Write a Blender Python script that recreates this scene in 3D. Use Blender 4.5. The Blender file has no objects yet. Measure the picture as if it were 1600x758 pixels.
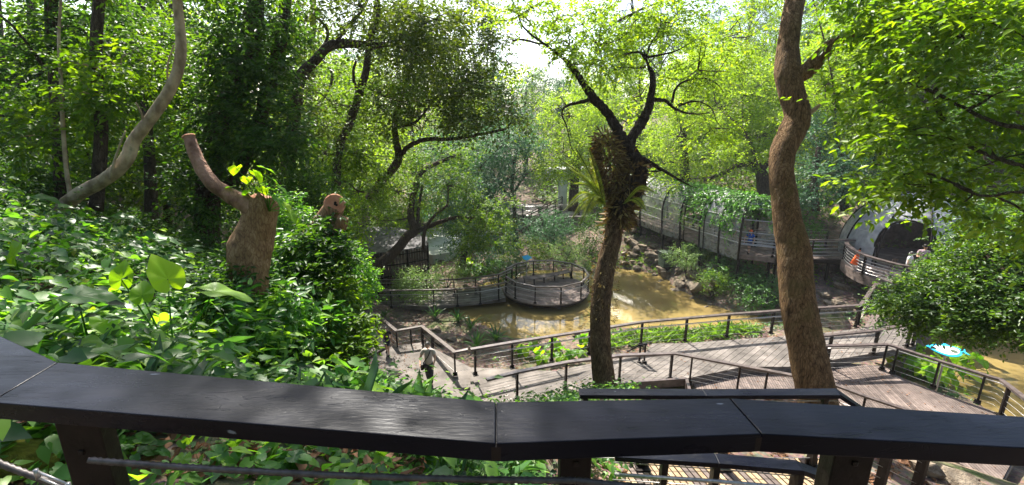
import bpy, math, random
import numpy as np
from mathutils import Vector, Matrix
R = math.radians
random.seed(7)
rng = np.random.default_rng(7)
S = bpy.context.scene
COL = S.collection

# ------------------------------------------------------------------ camera
H = 10.4            # eye height above the pond
F = 720.0           # focal length in pixels of the 1600 px wide photograph
PITCH = R(15)
cam_d = bpy.data.cameras.new("camera")
cam = bpy.data.objects.new("camera", cam_d)
COL.objects.link(cam)
cam.location = (0, 0, H)
cam.rotation_euler = (R(90) - PITCH, 0, 0)
cam_d.sensor_width = 36
cam_d.lens = 36 * F / 1600
cam_d.clip_start = 0.05
cam_d.clip_end = 3000
S.camera = cam
CP, SP = math.cos(PITCH), math.sin(PITCH)

# ------------------------------------------------------------------ light
SUN_AZ = R(-20)      # measured from +y towards +x
SUN_EL = R(50)
world = bpy.data.worlds.new("World")
S.world = world
world.use_nodes = True
wn = world.node_tree
bg = wn.nodes["Background"]
sky = wn.nodes.new("ShaderNodeTexSky")
sky.sky_type = 'NISHITA'
sky.sun_disc = False
sky.sun_elevation = SUN_EL
sky.sun_rotation = SUN_AZ
sky.altitude = 50
sky.air_density = 1.0
sky.dust_density = 2.5
sky.ozone_density = 1.0
wn.links.new(sky.outputs[0], bg.inputs[0])
bg.inputs[1].default_value = 0.11
sd = bpy.data.lights.new("sun", 'SUN')
sd.energy = 5.0
sd.angle = R(0.6)
sd.color = (1.0, 0.95, 0.86)
sun = bpy.data.objects.new("sun", sd)
COL.objects.link(sun)
sdir = Vector((math.sin(SUN_AZ) * math.cos(SUN_EL), math.cos(SUN_AZ) * math.cos(SUN_EL), math.sin(SUN_EL)))
sun.rotation_euler = sdir.to_track_quat('Z', 'Y').to_euler()
sun.location = (0, 0, 60)
S.view_settings.view_transform = 'Standard'
S.view_settings.look = 'None'
S.view_settings.exposure = 1.7
S.view_settings.gamma = 1.0
S.cycles.max_bounces = 7
S.cycles.diffuse_bounces = 3
S.cycles.glossy_bounces = 3
S.cycles.transmission_bounces = 4
S.cycles.transparent_max_bounces = 12

# ------------------------------------------------------------------ helpers
def W(px, py, z=None, d=None):
    X = (px - 800) / F
    Y = -(py - 379) / F
    fx, fy, fz = X, CP + SP * Y, -SP + CP * Y
    t = d if z is None else (z - H) / fz
    return Vector((fx * t, fy * t, H + fz * t))

def tag(o, label=None, cat=None, group=None, kind=None):
    if label: o['label'] = label
    if cat: o['category'] = cat
    if group: o['group'] = group
    if kind: o['kind'] = kind
    return o

def empty(name, loc, label=None, cat=None, group=None, rz=0):
    o = bpy.data.objects.new(name, None)
    COL.objects.link(o)
    o.location = loc
    o.rotation_euler = (0, 0, rz)
    o.empty_display_size = 0.1
    return tag(o, label, cat, group)

def origin_of(o):
    v = Vector((0, 0, 0))
    while o is not None:
        v = v + o.location
        o = o.parent
    return v

def mesh_np(name, V, faces_flat, loop_tot, mat, parent=None, loc=None, smooth=False, rnd=None):
    """V (n,3) world coordinates, faces as flat loops + loop totals"""
    V = np.asarray(V, dtype=np.float32)
    off = origin_of(parent) if parent is not None else Vector(loc if loc is not None else (0, 0, 0))
    V = V - np.array(off, dtype=np.float32)
    me = bpy.data.meshes.new(name)
    me.vertices.add(len(V))
    me.vertices.foreach_set('co', V.ravel())
    faces_flat = np.asarray(faces_flat, dtype=np.int32).ravel()
    loop_tot = np.asarray(loop_tot, dtype=np.int32)
    me.loops.add(len(faces_flat))
    me.loops.foreach_set('vertex_index', faces_flat)
    me.polygons.add(len(loop_tot))
    ls = np.concatenate([[0], np.cumsum(loop_tot)[:-1]]).astype(np.int32)
    me.polygons.foreach_set('loop_start', ls)
    me.polygons.foreach_set('loop_total', loop_tot)
    if smooth:
        me.polygons.foreach_set('use_smooth', np.ones(len(loop_tot), dtype=bool))
    if rnd is not None:
        a = me.attributes.new('rnd', 'FLOAT', 'FACE')
        a.data.foreach_set('value', np.asarray(rnd, dtype=np.float32))
    me.update(calc_edges=True)
    me.materials.append(mat)
    o = bpy.data.objects.new(name, me)
    COL.objects.link(o)
    if parent is not None:
        o.parent = parent
    elif loc is not None:
        o.location = loc
    return o

class MB:
    def __init__(s):
        s.v, s.f = [], []
    def add(s, vs, fs):
        b = len(s.v)
        s.v += [tuple(v) for v in vs]
        s.f += [tuple(b + i for i in f) for f in fs]
    def box(s, c, size, rz=0, axes=None):
        c = Vector(c)
        if axes is None:
            ca, sa = math.cos(rz), math.sin(rz)
            ax = (Vector((ca, sa, 0)), Vector((-sa, ca, 0)), Vector((0, 0, 1)))
        else:
            ax = axes
        hx, hy, hz = size[0] / 2, size[1] / 2, size[2] / 2
        vs = [c + ax[0] * (sx * hx) + ax[1] * (sy * hy) + ax[2] * (sz * hz)
              for sx, sy, sz in ((-1, -1, -1), (1, -1, -1), (1, 1, -1), (-1, 1, -1), (-1, -1, 1), (1, -1, 1), (1, 1, 1), (-1, 1, 1))]
        s.add(vs, [(3, 2, 1, 0), (4, 5, 6, 7), (0, 1, 5, 4), (1, 2, 6, 5), (2, 3, 7, 6), (3, 0, 4, 7)])
    def beam(s, a, b, w, h, up=(0, 0, 1)):
        a, b = Vector(a), Vector(b)
        d = b - a
        L = d.length
        if L < 1e-6: return
        x = d / L
        u = Vector(up)
        y = u.cross(x)
        if y.length < 1e-4: y = Vector((1, 0, 0)).cross(x)
        y.normalize()
        z = x.cross(y)
        s.box((a + b) / 2, (L, w, h), axes=(x, y, z))
    def prism(s, poly, z0, z1):
        n = len(poly)
        vs = [(p[0], p[1], z0) for p in poly] + [(p[0], p[1], z1) for p in poly]
        s.add(vs, [tuple(range(n))[::-1], tuple(range(n, 2 * n))] + [(i, (i + 1) % n, n + (i + 1) % n, n + i) for i in range(n)])
    def tube(s, pts, rad, seg=8, cap=True):
        pts = [Vector(p) for p in pts]
        n = len(pts)
        if not hasattr(rad, '__len__'): rad = [rad] * n
        b = len(s.v)
        prev = None
        for i, p in enumerate(pts):
            t = (pts[min(i + 1, n - 1)] - pts[max(i - 1, 0)])
            if t.length < 1e-9: t = Vector((0, 0, 1))
            t.normalize()
            if prev is None:
                a = t.cross(Vector((0, 0, 1)))
                if a.length < .1: a = t.cross(Vector((1, 0, 0)))
            else:
                a = prev - t * prev.dot(t)
            a.normalize(); prev = a
            c = t.cross(a)
            for k in range(seg):
                an = 2 * math.pi * k / seg
                s.v.append(tuple(p + (a * math.cos(an) + c * math.sin(an)) * rad[i]))
        for i in range(n - 1):
            for k in range(seg):
                k2 = (k + 1) % seg
                s.f.append((b + i * seg + k, b + i * seg + k2, b + (i + 1) * seg + k2, b + (i + 1) * seg + k))
        if cap:
            s.f.append(tuple(b + k for k in range(seg))[::-1])
            s.f.append(tuple(b + (n - 1) * seg + k for k in range(seg)))
    def build(s, name, mat, parent=None, loc=None, smooth=False, bevel=0):
        off = origin_of(parent) if parent is not None else Vector(loc if loc is not None else (0, 0, 0))
        me = bpy.data.meshes.new(name)
        me.from_pydata([(v[0] - off[0], v[1] - off[1], v[2] - off[2]) for v in s.v], [], s.f)
        if smooth: me.polygons.foreach_set('use_smooth', [True] * len(me.polygons))
        me.materials.append(mat)
        me.update()
        o = bpy.data.objects.new(name, me)
        COL.objects.link(o)
        if parent is not None: o.parent = parent
        elif loc is not None: o.location = loc
        if bevel:
            m = o.modifiers.new('bevel', 'BEVEL'); m.width = bevel; m.segments = 2
        return o

def copy_tree(o, parent=None):
    c = o.copy(); COL.objects.link(c)
    if parent is not None: c.parent = parent
    for ch in [x for x in o.children]:
        copy_tree(ch, c)
    return c

def catmull(P, n):
    """P (k,m) control rows -> (.,m) smooth samples, n per span"""
    P = np.asarray(P, float)
    k = len(P)
    if k == 2:
        t = np.linspace(0, 1, n + 1)[:, None]
        return P[0] * (1 - t) + P[1] * t
    Q = np.vstack([2 * P[0] - P[1], P, 2 * P[-1] - P[-2]])
    out = []
    for i in range(k - 1):
        p0, p1, p2, p3 = Q[i:i + 4]
        for t in np.arange(n) / n:
            out.append(.5 * ((2 * p1) + (-p0 + p2) * t + (2 * p0 - 5 * p1 + 4 * p2 - p3) * t * t + (-p0 + 3 * p1 - 3 * p2 + p3) * t ** 3))
    out.append(P[-1])
    return np.array(out)

def snoise(P, seed=0, oct=3, scale=1.0):
    P = np.asarray(P, float) * scale
    r = np.random.default_rng(seed)
    out = np.zeros(len(P)); amp = 1.0; tot = 0
    for o in range(oct):
        acc = np.zeros(len(P))
        for k in range(5):
            w = r.normal(size=3) * (1.6 ** o) * 1.3
            acc += np.sin(P @ w + r.uniform(0, 6.28) + .8 * np.sin(P[:, ::-1] @ w * .7))
        out += amp * acc / 5; tot += amp; amp *= .6
    return out / tot * 1.6

# ------------------------------------------------------------------ materials
def new_mat(name):
    m = bpy.data.materials.new(name); m.use_nodes = True
    nt = m.node_tree
    return m, nt, nt.nodes['Principled BSDF']

def noise_mat(name, c1, c2, scale=5, rough=.7, bump=.3, bscale=None, spec=.3, stretch=(1, 1, 1), c3=None, detail=6, metal=0, mid=(.35, .65), bdist=.02, island=0):
    m, nt, b = new_mat(name)
    N = nt.nodes; L = nt.links
    tc = N.new('ShaderNodeTexCoord'); mp = N.new('ShaderNodeMapping')
    mp.inputs['Scale'].default_value = stretch
    L.new(tc.outputs['Object'], mp.inputs[0])
    n = N.new('ShaderNodeTexNoise'); n.inputs['Scale'].default_value = scale; n.inputs['Detail'].default_value = detail
    L.new(mp.outputs[0], n.inputs['Vector'])
    cr = N.new('ShaderNodeValToRGB')
    cr.color_ramp.elements[0].position = mid[0]; cr.color_ramp.elements[0].color = (*c1, 1)
    cr.color_ramp.elements[1].position = mid[1]; cr.color_ramp.elements[1].color = (*c2, 1)
    if c3:
        e = cr.color_ramp.elements.new((mid[1] + 1) / 2 * .95); e.color = (*c3, 1)
    L.new(n.outputs[0], cr.inputs[0]); L.new(cr.outputs[0], b.inputs['Base Color'])
    if island:      # each board has its own shade
        ge = N.new('ShaderNodeNewGeometry'); im = N.new('ShaderNodeMapRange'); im.inputs[3].default_value = 1 - island; im.inputs[4].default_value = 1 + island * .6
        L.new(ge.outputs['Random Per Island'], im.inputs[0])
        n9 = N.new('ShaderNodeTexNoise'); n9.inputs['Scale'].default_value = .8; n9.inputs['Detail'].default_value = 6; L.new(tc.outputs['Object'], n9.inputs['Vector'])
        st = N.new('ShaderNodeMapRange'); st.inputs[1].default_value = .35; st.inputs[2].default_value = .6; st.inputs[3].default_value = .6; st.inputs[4].default_value = 1
        L.new(n9.outputs[0], st.inputs[0])
        mu = N.new('ShaderNodeMath'); mu.operation = 'MULTIPLY'; L.new(im.outputs[0], mu.inputs[0]); L.new(st.outputs[0], mu.inputs[1])
        vm = N.new('ShaderNodeVectorMath'); vm.operation = 'SCALE'; L.new(cr.outputs[0], vm.inputs[0]); L.new(mu.outputs[0], vm.inputs['Scale']); L.new(vm.outputs[0], b.inputs['Base Color'])
    b.inputs['Roughness'].default_value = rough
    b.inputs['Specular IOR Level'].default_value = spec
    b.inputs['Metallic'].default_value = metal
    if bump:
        n2 = N.new('ShaderNodeTexNoise'); n2.inputs['Scale'].default_value = bscale or scale * 4; n2.inputs['Detail'].default_value = 6
        L.new(mp.outputs[0], n2.inputs['Vector'])
        bp = N.new('ShaderNodeBump'); bp.inputs['Strength'].default_value = bump; bp.inputs['Distance'].default_value = bdist
        L.new(n2.outputs[0], bp.inputs['Height']); L.new(bp.outputs[0], b.inputs['Normal'])
    return m

def leaf_mat(name, cols, trans=.4, rough=.45, tcol=None, spec=.28):
    """cols: 3 base colours spread over the per-leaf random value"""
    m, nt, b = new_mat(name)
    N = nt.nodes; L = nt.links
    at = N.new('ShaderNodeAttribute'); at.attribute_name = 'rnd'
    cr = N.new('ShaderNodeValToRGB')
    el = cr.color_ramp.elements
    el[0].position = 0; el[0].color = (*cols[0], 1)
    el[1].position = 1; el[1].color = (*cols[-1], 1)
    for i, c in enumerate(cols[1:-1]):
        e = el.new((i + 1) / (len(cols) - 1)); e.color = (*c, 1)
    L.new(at.outputs['Fac'], cr.inputs[0])
    L.new(cr.outputs[0], b.inputs['Base Color'])
    b.inputs['Roughness'].default_value = rough
    b.inputs['Specular IOR Level'].default_value = spec
    t = N.new('ShaderNodeBsdfTranslucent')
    mul = N.new('ShaderNodeMix'); mul.data_type = 'RGBA'; mul.blend_type = 'MULTIPLY'; mul.inputs[0].default_value = 1
    tc = tcol or (1.9, 2.1, .7)
    mul.inputs[7].default_value = (*tc, 1)
    L.new(cr.outputs[0], mul.inputs[6]); L.new(mul.outputs[2], t.inputs[0])
    mx = N.new('ShaderNodeMixShader'); mx.inputs[0].default_value = trans
    L.new(b.outputs[0], mx.inputs[1]); L.new(t.outputs[0], mx.inputs[2])
    L.new(mx.outputs[0], nt.nodes['Material Output'].inputs[0])
    return m

M = {}
def bark_mat(name, c1, c2, c3, sc=28, str_=.22, bd=.06):
    m, nt, b = new_mat(name)
    N = nt.nodes; L = nt.links
    tc = N.new('ShaderNodeTexCoord'); mp = N.new('ShaderNodeMapping'); mp.inputs['Scale'].default_value = (1, 1, str_)
    L.new(tc.outputs['Object'], mp.inputs[0])
    wn_ = N.new('ShaderNodeTexNoise'); wn_.inputs['Scale'].default_value = 4; wn_.inputs['Detail'].default_value = 4
    L.new(mp.outputs[0], wn_.inputs['Vector'])
    ad = N.new('ShaderNodeVectorMath'); ad.operation = 'MULTIPLY_ADD'; ad.inputs[1].default_value = (.22, .22, .22)
    L.new(wn_.outputs['Color'], ad.inputs[0]); L.new(mp.outputs[0], ad.inputs[2])
    v = N.new('ShaderNodeTexVoronoi'); v.feature = 'DISTANCE_TO_EDGE'; v.inputs['Scale'].default_value = sc
    L.new(ad.outputs[0], v.inputs['Vector'])
    n = N.new('ShaderNodeTexNoise'); n.inputs['Scale'].default_value = sc * .55; n.inputs['Detail'].default_value = 8; n.inputs['Roughness'].default_value = .7
    L.new(mp.outputs[0], n.inputs['Vector'])
    n3 = N.new('ShaderNodeTexNoise'); n3.inputs['Scale'].default_value = 2.2; n3.inputs['Detail'].default_value = 3; L.new(tc.outputs['Object'], n3.inputs['Vector'])
    crk = N.new('ShaderNodeMapRange'); crk.inputs[2].default_value = .14; L.new(v.outputs[0], crk.inputs[0])
    mm = N.new('ShaderNodeMath'); mm.operation = 'MULTIPLY_ADD'; mm.inputs[1].default_value = .2
    L.new(crk.outputs[0], mm.inputs[0]); L.new(n.outputs[0], mm.inputs[2])
    cr = N.new('ShaderNodeValToRGB'); e = cr.color_ramp.elements
    e[0].position = .38; e[0].color = (*c1, 1); e[1].position = .66; e[1].color = (*c2, 1); x = e.new(.88); x.color = (*c3, 1)
    L.new(mm.outputs[0], cr.inputs[0])
    mx = N.new('ShaderNodeMix'); mx.data_type = 'RGBA'; mx.inputs[7].default_value = (c2[0] * .75, c2[1] * 1.0, c2[2] * .7, 1)
    mr = N.new('ShaderNodeMapRange'); mr.inputs[1].default_value = .55; mr.inputs[2].default_value = .7; mr.inputs[4].default_value = .55
    L.new(n3.outputs[0], mr.inputs[0]); L.new(mr.outputs[0], mx.inputs[0]); L.new(cr.outputs[0], mx.inputs[6])
    L.new(mx.outputs[2], b.inputs['Base Color'])
    b.inputs['Roughness'].default_value = .9; b.inputs['Specular IOR Level'].default_value = .15
    bp = N.new('ShaderNodeBump'); bp.inputs['Strength'].default_value = 1; bp.inputs['Distance'].default_value = bd
    L.new(mm.outputs[0], bp.inputs['Height']); L.new(bp.outputs[0], b.inputs['Normal'])
    return m
M['bark'] = bark_mat('bark_brown', (.035, .020, .010), (.15, .086, .038), (.27, .175, .095))
M['bark_centre'] = bark_mat('bark_centre', (.02, .013, .007), (.095, .056, .026), (.21, .15, .085), 22)
M['bark_dark'] = bark_mat('bark_dark', (.016, .011, .008), (.06, .042, .028), (.11, .085, .06), 30)
M['bark_stump'] = bark_mat('bark_stump', (.10, .055, .028), (.22, .125, .06), (.34, .22, .12), 34, .35, .02)
M['bark_pale'] = noise_mat('bark_pale', (.17, .12, .07), (.42, .32, .20), 7, .85, .9, 30, .15, (1, 1, .6), c3=(.17, .16, .09), bdist=.025)
M['bark_red'] = noise_mat('bark_reddish', (.10, .05, .032), (.31, .175, .115), 9, .85, 1, 34, .2, (1, 1, .7), c3=(.40, .29, .21), bdist=.03)
M['cut'] = noise_mat('cut_wood', (.32, .13, .07), (.48, .24, .14), 9, .85, .4, 40, .2)
def paint_mat():
    m, nt, b = new_mat('painted_rail')
    N = nt.nodes; L = nt.links
    tc = N.new('ShaderNodeTexCoord'); mp = N.new('ShaderNodeMapping'); mp.inputs['Scale'].default_value = (.35, 1.6, 1)
    L.new(tc.outputs['Object'], mp.inputs[0])
    n = N.new('ShaderNodeTexNoise'); n.inputs['Scale'].default_value = 9; n.inputs['Detail'].default_value = 7; L.new(mp.outputs[0], n.inputs['Vector'])
    cr = N.new('ShaderNodeValToRGB'); e = cr.color_ramp.elements
    e[0].position = .3; e[0].color = (.002, .0025, .006, 1); e[1].position = .72; e[1].color = (.006, .007, .013, 1)
    L.new(n.outputs[0], cr.inputs[0])
    # chips and droppings: small pale specks
    v = N.new('ShaderNodeTexVoronoi'); v.inputs['Scale'].default_value = 11; L.new(mp.outputs[0], v.inputs['Vector'])
    n4 = N.new('ShaderNodeTexNoise'); n4.inputs['Scale'].default_value = 60; L.new(tc.outputs['Object'], n4.inputs['Vector'])
    sb = N.new('ShaderNodeMath'); sb.operation = 'MULTIPLY_ADD'; sb.inputs[1].default_value = .12; L.new(n4.outputs[0], sb.inputs[0]); L.new(v.outputs['Distance'], sb.inputs[2])
    sp = N.new('ShaderNodeMapRange'); sp.inputs[1].default_value = .115; sp.inputs[2].default_value = .095; sp.inputs[3].default_value = 0; sp.inputs[4].default_value = .6
    L.new(sb.outputs[0], sp.inputs[0])
    mx = N.new('ShaderNodeMix'); mx.data_type = 'RGBA'; mx.inputs[7].default_value = (.25, .28, .33, 1)
    L.new(sp.outputs[0], mx.inputs[0]); L.new(cr.outputs[0], mx.inputs[6]); L.new(mx.outputs[2], b.inputs['Base Color'])
    # roughness patches
    n5 = N.new('ShaderNodeTexNoise'); n5.inputs['Scale'].default_value = 5; n5.inputs['Detail'].default_value = 8; n5.inputs['Roughness'].default_value = .7; L.new(mp.outputs[0], n5.inputs['Vector'])
    rr = N.new('ShaderNodeMapRange'); rr.inputs[1].default_value = .35; rr.inputs[2].default_value = .65; rr.inputs[3].default_value = .22; rr.inputs[4].default_value = .4
    L.new(n5.outputs[0], rr.inputs[0]); L.new(rr.outputs[0], b.inputs['Roughness'])
    b.inputs['Specular IOR Level'].default_value = .11
    # relief: wood grain under the paint plus cracks
    n2 = N.new('ShaderNodeTexNoise'); n2.inputs['Scale'].default_value = 70; n2.inputs['Detail'].default_value = 5; L.new(mp.outputs[0], n2.inputs['Vector'])
    n6 = N.new('ShaderNodeTexNoise'); n6.inputs['Scale'].default_value = 14; n6.inputs['Detail'].default_value = 5; n6.inputs['Distortion'].default_value = 1.5; L.new(mp.outputs[0], n6.inputs['Vector'])
    ab = N.new('ShaderNodeMath'); ab.operation = 'SUBTRACT'; ab.inputs[1].default_value = .5; L.new(n6.outputs[0], ab.inputs[0])
    a2 = N.new('ShaderNodeMath'); a2.operation = 'ABSOLUTE'; L.new(ab.outputs[0], a2.inputs[0])
    ck = N.new('ShaderNodeMapRange'); ck.inputs[2].default_value = .012; L.new(a2.outputs[0], ck.inputs[0])
    ma = N.new('ShaderNodeMath'); ma.operation = 'MULTIPLY'; 
    gt = N.new('ShaderNodeMapRange'); gt.inputs[1].default_value = .5; gt.inputs[2].default_value = .6; L.new(n5.outputs[0], gt.inputs[0])
    mi = N.new('ShaderNodeMath'); mi.operation = 'SUBTRACT'; mi.inputs[0].default_value = 1; L.new(ck.outputs[0], mi.inputs[1])
    L.new(mi.outputs[0], ma.inputs[0]); L.new(gt.outputs[0], ma.inputs[1])
    hh = N.new('ShaderNodeMath'); hh.operation = 'MULTIPLY_ADD'; hh.inputs[1].default_value = -.9; L.new(ma.outputs[0], hh.inputs[0]); L.new(n2.outputs[0], hh.inputs[2])
    bp = N.new('ShaderNodeBump'); bp.inputs['Strength'].default_value = .55; bp.inputs['Distance'].default_value = .0012
    L.new(hh.outputs[0], bp.inputs['Height']); L.new(bp.outputs[0], b.inputs['Normal'])
    return m
M['paint'] = paint_mat()
M['frame'] = noise_mat('brown_metal', (.007, .005, .004), (.018, .012, .010), 9, .45, .15, 40, .18)
M['cap'] = noise_mat('brown_rail_board', (.05, .038, .036), (.13, .10, .092), 7, .32, .3, 30, .5, mid=(.3, .7), bdist=.003)
M['steel'] = noise_mat('steel_cable', (.30, .29, .28), (.48, .46, .44), 30, .35, .1, 90, .5, metal=.7)
M['rope'] = noise_mat('wire_rope', (.05, .042, .04), (.11, .095, .09), 40, .5, .2, 200, .4, metal=.3, bdist=.001)
M['plank'] = noise_mat('deck_plank', (.11, .083, .072), (.205, .16, .138), 3.5, .75, .4, 30, .25, (1, 1, 1), mid=(.3, .7), bdist=.003, island=.3)
M['plank_tan'] = noise_mat('deck_plank_tan', (.24, .16, .09), (.42, .31, .19), 4, .7, .4, 30, .25, mid=(.3, .7), bdist=.003)
M['conc'] = noise_mat('path_slab', (.12, .105, .092), (.205, .18, .16), 2.2, .85, .3, 40, .2, bdist=.004, island=.12)
M['plank_grey'] = noise_mat('grey_deck_plank', (.115, .10, .088), (.215, .188, .168), 3, .8, .4, 30, .2, mid=(.3, .7), bdist=.003, island=.22)
M['conc_pale'] = noise_mat('pale_concrete', (.36, .37, .33), (.5, .5, .46), 2, .85, .3, 30, .2, bdist=.004)
M['stone'] = noise_mat('stone', (.11, .085, .06), (.27, .22, .165), 3.6, .95, .9, 14, .15, c3=(.15, .16, .08), bdist=.04)
M['roof'] = noise_mat('roof_sheet', (.075, .07, .072), (.15, .145, .15), 2.5, .9, .2, 20, .1, bdist=.01)
M['bamboo'] = noise_mat('brown_slats', (.06, .042, .035), (.13, .095, .08), 5, .7, .2, 30, .3)
M['boxgreen'] = noise_mat('green_paint', (.045, .065, .04), (.08, .11, .07), 7, .5, .1, 30, .4)
M['orange'] = noise_mat('orange_plastic', (.75, .10, .02), (.85, .16, .03), 5, .4, .05, 30, .5)
M['white'] = noise_mat('white_plastic', (.72, .72, .7), (.82, .82, .8), 5, .5, .05, 30, .4)
M['cyan'] = noise_mat('cyan_paint', (.02, .38, .60), (.04, .46, .68), 5, .35, .05, 30, .5)
M['skin'] = noise_mat('skin', (.42, .24, .16), (.50, .30, .21), 8, .55, .05, 40, .35)
M['hair'] = noise_mat('black_hair', (.012, .010, .009), (.03, .024, .02), 40, .45, .4, 90, .5)
def cloth(name, c):
    return noise_mat(name, tuple(x * .85 for x in c), c, 14, .9, .2, 120, .1, bdist=.004)
M['moss'] = noise_mat('moss', (.10, .10, .015), (.2, .19, .03), 12, .95, .8, 60, .1)

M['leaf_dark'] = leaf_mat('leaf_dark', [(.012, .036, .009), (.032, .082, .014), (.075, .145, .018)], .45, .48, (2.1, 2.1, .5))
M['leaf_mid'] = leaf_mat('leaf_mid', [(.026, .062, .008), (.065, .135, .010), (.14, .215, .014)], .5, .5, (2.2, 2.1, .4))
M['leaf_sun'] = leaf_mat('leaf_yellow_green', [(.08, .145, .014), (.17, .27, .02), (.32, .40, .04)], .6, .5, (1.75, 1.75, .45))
M['leaf_blue'] = leaf_mat('leaf_bluish', [(.03, .075, .045), (.055, .125, .07), (.09, .17, .09)], .38, .5, (1.4, 1.7, .9))
M['leaf_olive'] = leaf_mat('leaf_olive', [(.032, .055, .012), (.06, .105, .015), (.12, .17, .02)], .44, .48, (2.1,1.9,.4))
M['leaf_glossy'] = leaf_mat('leaf_glossy', [(.030, .075, .012), (.08, .16, .014), (.17, .26, .02)], .55, .42, (2.1, 2.0, .35), spec=.35)
M['leaf_ground'] = leaf_mat('leaf_ground', [(.024, .085, .024), (.070, .18, .032), (.20, .34, .04)], .48, .42, (2.0, 2.1, .5), spec=.4)
M['leaf_bush'] = leaf_mat('leaf_bush', [(.020, .055, .012), (.05, .115, .016), (.12, .20, .022)], .5, .38, (2.2, 2.0, .35), spec=.4)
M['leaf_taro'] = leaf_mat('leaf_taro', [(.06, .17, .02), (.13, .28, .015), (.28, .42, .02)], .6, .38, (1.7, 1.7, .4))
M['leaf_strap'] = leaf_mat('leaf_strap', [(.035, .09, .03), (.06, .14, .04), (.10, .2, .045)], .35, .4)
M['leaf_dry'] = leaf_mat('leaf_dry', [(.06, .03, .014), (.15, .07, .03), (.30, .16, .09)], .2, .7, (1.3, 1, .8), spec=.2)
M['epi'] = leaf_mat('dry_epiphyte', [(.06, .038, .018), (.17, .11, .045), (.32, .27, .09)], .35, .6, (1.5, 1.3, .6), spec=.2)
M['fern'] = leaf_mat('fern_frond', [(.10, .14, .012), (.20, .26, .018), (.30, .34, .03)], .5, .5, (1.6, 1.6, .5))
M['vine'] = leaf_mat('ivy_leaf', [(.03, .09, .02), (.06, .16, .025), (.11, .23, .03)], .4, .45)
M['grass'] = leaf_mat('grass_blade', [(.07, .14, .02), (.13, .23, .03), (.2, .28, .04)], .4, .5)
M['pale_shrub'] = leaf_mat('pale_shrub_leaf', [(.09, .16, .05), (.17, .27, .09), (.30, .38, .18)], .4, .45, (1.5, 1.6, .7))

def mesh_screen_mat():
    m, nt, b = new_mat('wire_mesh')
    N = nt.nodes; L = nt.links
    b.inputs['Base Color'].default_value = (.34, .34, .34, 1)
    b.inputs['Metallic'].default_value = .1; b.inputs['Roughness'].default_value = .5
    tc = N.new('ShaderNodeTexCoord')
    n = N.new('ShaderNodeTexNoise'); n.inputs['Scale'].default_value = 3; L.new(tc.outputs['Object'], n.inputs['Vector'])
    mr = N.new('ShaderNodeMapRange'); mr.inputs[1].default_value = .3; mr.inputs[2].default_value = .7
    mr.inputs[3].default_value = .3; mr.inputs[4].default_value = .66
    L.new(n.outputs[0], mr.inputs[0])
    L.new(mr.outputs[0], b.inputs['Alpha'])
    return m
M['screen'] = mesh_screen_mat()
M['screen_dense'] = mesh_screen_mat()
for n_0 in M['screen_dense'].node_tree.nodes:
    if n_0.type == 'MAP_RANGE': n_0.inputs[3].default_value = .5; n_0.inputs[4].default_value = .85
    if n_0.type == 'BSDF_PRINCIPLED': n_0.inputs['Base Color'].default_value = (.42, .42, .43, 1)

def soil_mat():
    m, nt, b = new_mat('soil')
    N = nt.nodes; L = nt.links
    tc = N.new('ShaderNodeTexCoord')
    n = N.new('ShaderNodeTexNoise'); n.inputs['Scale'].default_value = 1.6; n.inputs['Detail'].default_value = 9; n.inputs['Roughness'].default_value = .7
    L.new(tc.outputs['Object'], n.inputs['Vector'])
    cr = N.new('ShaderNodeValToRGB')
    e = cr.color_ramp.elements
    e[0].position = .3; e[0].color = (.05, .032, .02, 1)
    e[1].position = .5; e[1].color = (.13, .085, .055, 1)
    x = e.new(.68); x.color = (.25, .17, .11, 1)
    L.new(n.outputs[0], cr.inputs[0])
    v = N.new('ShaderNodeTexVoronoi'); v.inputs['Scale'].default_value = 14; L.new(tc.outputs['Object'], v.inputs['Vector'])
    mx = N.new('ShaderNodeMix'); mx.data_type = 'RGBA'; mx.blend_type = 'OVERLAY'; mx.inputs[0].default_value = .35
    L.new(cr.outputs[0], mx.inputs[6]); L.new(v.outputs['Color'], mx.inputs[7])
    hs = N.new('ShaderNodeHueSaturation'); hs.inputs['Saturation'].default_value = .75
    L.new(mx.outputs[2], hs.inputs['Color'])
    gn = N.new('ShaderNodeTexNoise'); gn.inputs['Scale'].default_value = .45; gn.inputs['Detail'].default_value = 7; L.new(tc.outputs['Object'], gn.inputs['Vector'])
    gr = N.new('ShaderNodeMapRange'); gr.inputs[1].default_value = .54; gr.inputs[2].default_value = .68; L.new(gn.outputs[0], gr.inputs[0])
    gx = N.new('ShaderNodeMix'); gx.data_type = 'RGBA'; gx.inputs[7].default_value = (.06, .085, .025, 1)
    L.new(gr.outputs[0], gx.inputs[0]); L.new(hs.outputs[0], gx.inputs[6]); L.new(gx.outputs[2], b.inputs['Base Color'])
    b.inputs['Roughness'].default_value = .95; b.inputs['Specular IOR Level'].default_value = .15
    bp = N.new('ShaderNodeBump'); bp.inputs['Strength'].default_value = .8; bp.inputs['Distance'].default_value = .06
    L.new(n.outputs[0], bp.inputs['Height']); L.new(bp.outputs[0], b.inputs['Normal'])
    return m
M['soil'] = soil_mat()

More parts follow.
